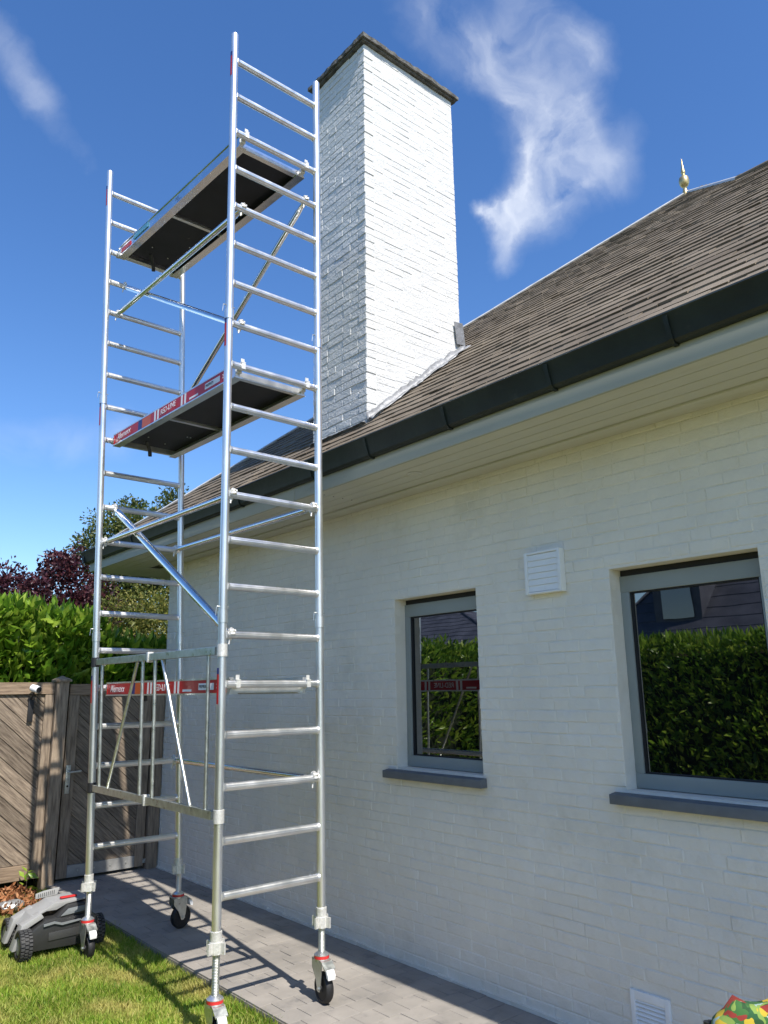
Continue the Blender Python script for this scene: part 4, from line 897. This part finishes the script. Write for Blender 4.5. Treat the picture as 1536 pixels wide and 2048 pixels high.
mprism([(.03, -.055), (.155, -.055), (.165, -.035), (.155, -.015), (.03, -.015), (.02, -.035)], .386, .398, 'xy').build('stop_button', M_ring, mw, smooth=30, bevel=.004)
gp = mprism([(-.13, .372), (.05, .382), (.065, .440), (-.06, .428), (-.13, .412)], .135, .150).build('grille_panel', M_mgrey, mw, smooth=30, bevel=.004)
for k in range(9): mprism([(-.11 + k * .016, .382 + k * .001), (-.105 + k * .016, .382 + k * .001), (-.104 + k * .016, .408 + k * .002), (-.109 + k * .016, .408 + k * .002)], .1335, .1349).build('grille_slot', M_mdark, gp, smooth=None)
for x, y, r, w in ((-.285, -.21, .118, .095), (-.285, .24, .118, .095), (.315, -.12, .118, .095), (.315, .24, .118, .095)):
    c = mo + mx_ * x + my_ * y + mz_ * r; Mw = Matrix.Translation(c) @ mx_.to_track_quat('Z', 'Y').to_matrix().to_4x4()
    wh = MB().lathe([(.03, -w / 2 + .012), (r * .62, -w / 2 + .012), (r * .66, -w / 2), (r * .9, -w / 2), (r * .93, -w / 2 + .006), (r * .93, w / 2 - .006), (r * .9, w / 2), (r * .66, w / 2), (.03, w / 2 - .012)], Mw, 30).build('wheel', M_black, mw, smooth=35)
    tr = MB()
    for k in range(26):
        a = 2 * math.pi * k / 26
        for zo in (-1, 0, 1):
            aa = a + (.12 if zo == 0 else 0); Mt = Mw @ Matrix.Rotation(aa, 4, 'Z'); tr.box((r * .925, -.008, zo * w * .32 - w * .13), (r * 1.0, .008, zo * w * .32 + w * .13), Mt)
    tr.build('tread', M_mmid if False else material('tyre_tread', (.05, .05, .05), .7, var=.2), wh, smooth=None)
    MB().lathe([(.005, -w / 2 + .004), (r * .5, -w / 2 + .006), (r * .55, -w / 2 + .013), (r * .55, -w / 2 + .02)], Mw, 24).build('hub', M_mmid, wh, smooth=35)

ms_ = .86; mw.scale = (ms_,) * 3; mw.location = Vector((2.10, 6.10, LAWN_Z + .012)) * (1 - ms_)

# ------------------------------------------------------------------ bark mulch, stone, seedling
cnt = 2600
px = rng.uniform(1.0, 2.36, cnt); py = rng.uniform(7.15, 7.98, cnt); hh = .06 * np.clip(1 - ((px - 1.85) / .75) ** 2, 0, 1) + .02
p_ = np.stack([px, py, LAWN_Z + .02 + hh * rng.uniform(.4, 1.3, cnt)], 1)
ch = leaves(0, p_, np.zeros((cnt, 3)), .05, .42, M_chip, 'bark_mulch', None, fold=.1, up=.05, spread=.7); tag(ch, 'orange brown bark mulch at the foot of the fence', 'mulch', kind='stuff')
b = MB(); bm = bmesh.new(); bmesh.ops.create_icosphere(bm, subdivisions=2, radius=1)
for v in bm.verts: v.co = Vector((v.co.x * .11, v.co.y * .08, v.co.z * .05)) * random.uniform(.88, 1.1) + Vector((2.06, 7.30, .035))
me = bpy.data.meshes.new('garden_stone'); bm.to_mesh(me); bm.free(); me.materials.append(M_metalplank); tag(link('garden_stone', me), 'pale rounded stone in the bark mulch at the picture edge', 'stone')
sp = empty('seedling', 'small green seedling growing at the foot of the fence', 'plant')
p_ = np.array([[2.34, 7.86, .03 + .02 * k] for k in range(9)]) + rng.normal(0, .008, (9, 3)); leaves(0, p_, np.zeros((9, 3)), .10, .45, M_laurel, 'foliage', sp, up=.35, spread=.8)
stems('stem', sp, [((2.34, 7.86, LAWN_Z), (2.34, 7.86, .18), .005, .003)])

# ------------------------------------------------------------------ chair with floral cushion, lower right corner
chair = empty('garden_chair', 'garden chair with bright floral cushion at the lower right corner', 'chair')
cc = Vector((2.075, .85, .0)); Mc = Matrix.Translation(cc) @ Matrix.Rotation(R(-52), 4, 'Z')
b = MB()
for x in (-.24, .24):
    b.tube(Mc @ Vector((x, -.22, LAWN_Z)), Mc @ Vector((x, -.22, .42)), .014, n=10); b.tube(Mc @ Vector((x, .2, LAWN_Z)), Mc @ Vector((x, .27, .86)), .014, n=10); b.tube(Mc @ Vector((x, -.22, .42)), Mc @ Vector((x, .235, .42)), .014, n=10)
b.tube(Mc @ Vector((-.24, -.22, .42)), Mc @ Vector((.24, -.22, .42)), .014, n=10); b.tube(Mc @ Vector((-.24, .27, .85)), Mc @ Vector((.24, .27, .85)), .014, n=10); b.build('chair_frame', M_blackp, chair)
def cushion(M, sx, sy, sz, name):
    bm = bmesh.new(); bmesh.ops.create_uvsphere(bm, u_segments=28, v_segments=18, radius=1)
    for v in bm.verts:
        x, y, z = v.co; f = lambda t: math.copysign(abs(t) ** .45, t)
        k = (1 - .12 * abs(math.sin(7 * x)) * abs(z)); v.co = M @ Vector((f(x) * sx, f(y) * sy, f(z) * sz * k))
    me = bpy.data.meshes.new(name); bm.to_mesh(me); bm.free(); me.materials.append(M_floral); me.polygons.foreach_set('use_smooth', [True] * len(me.polygons)); link(name, me, chair)
cushion(Mc @ Matrix.Translation((0, .02, .47)), .25, .25, .045, 'seat_cushion')
cushion(Mc @ Matrix.Translation((0, .215, .70)) @ Matrix.Rotation(R(-6), 4, 'X'), .25, .05, .25, 'back_cushion')
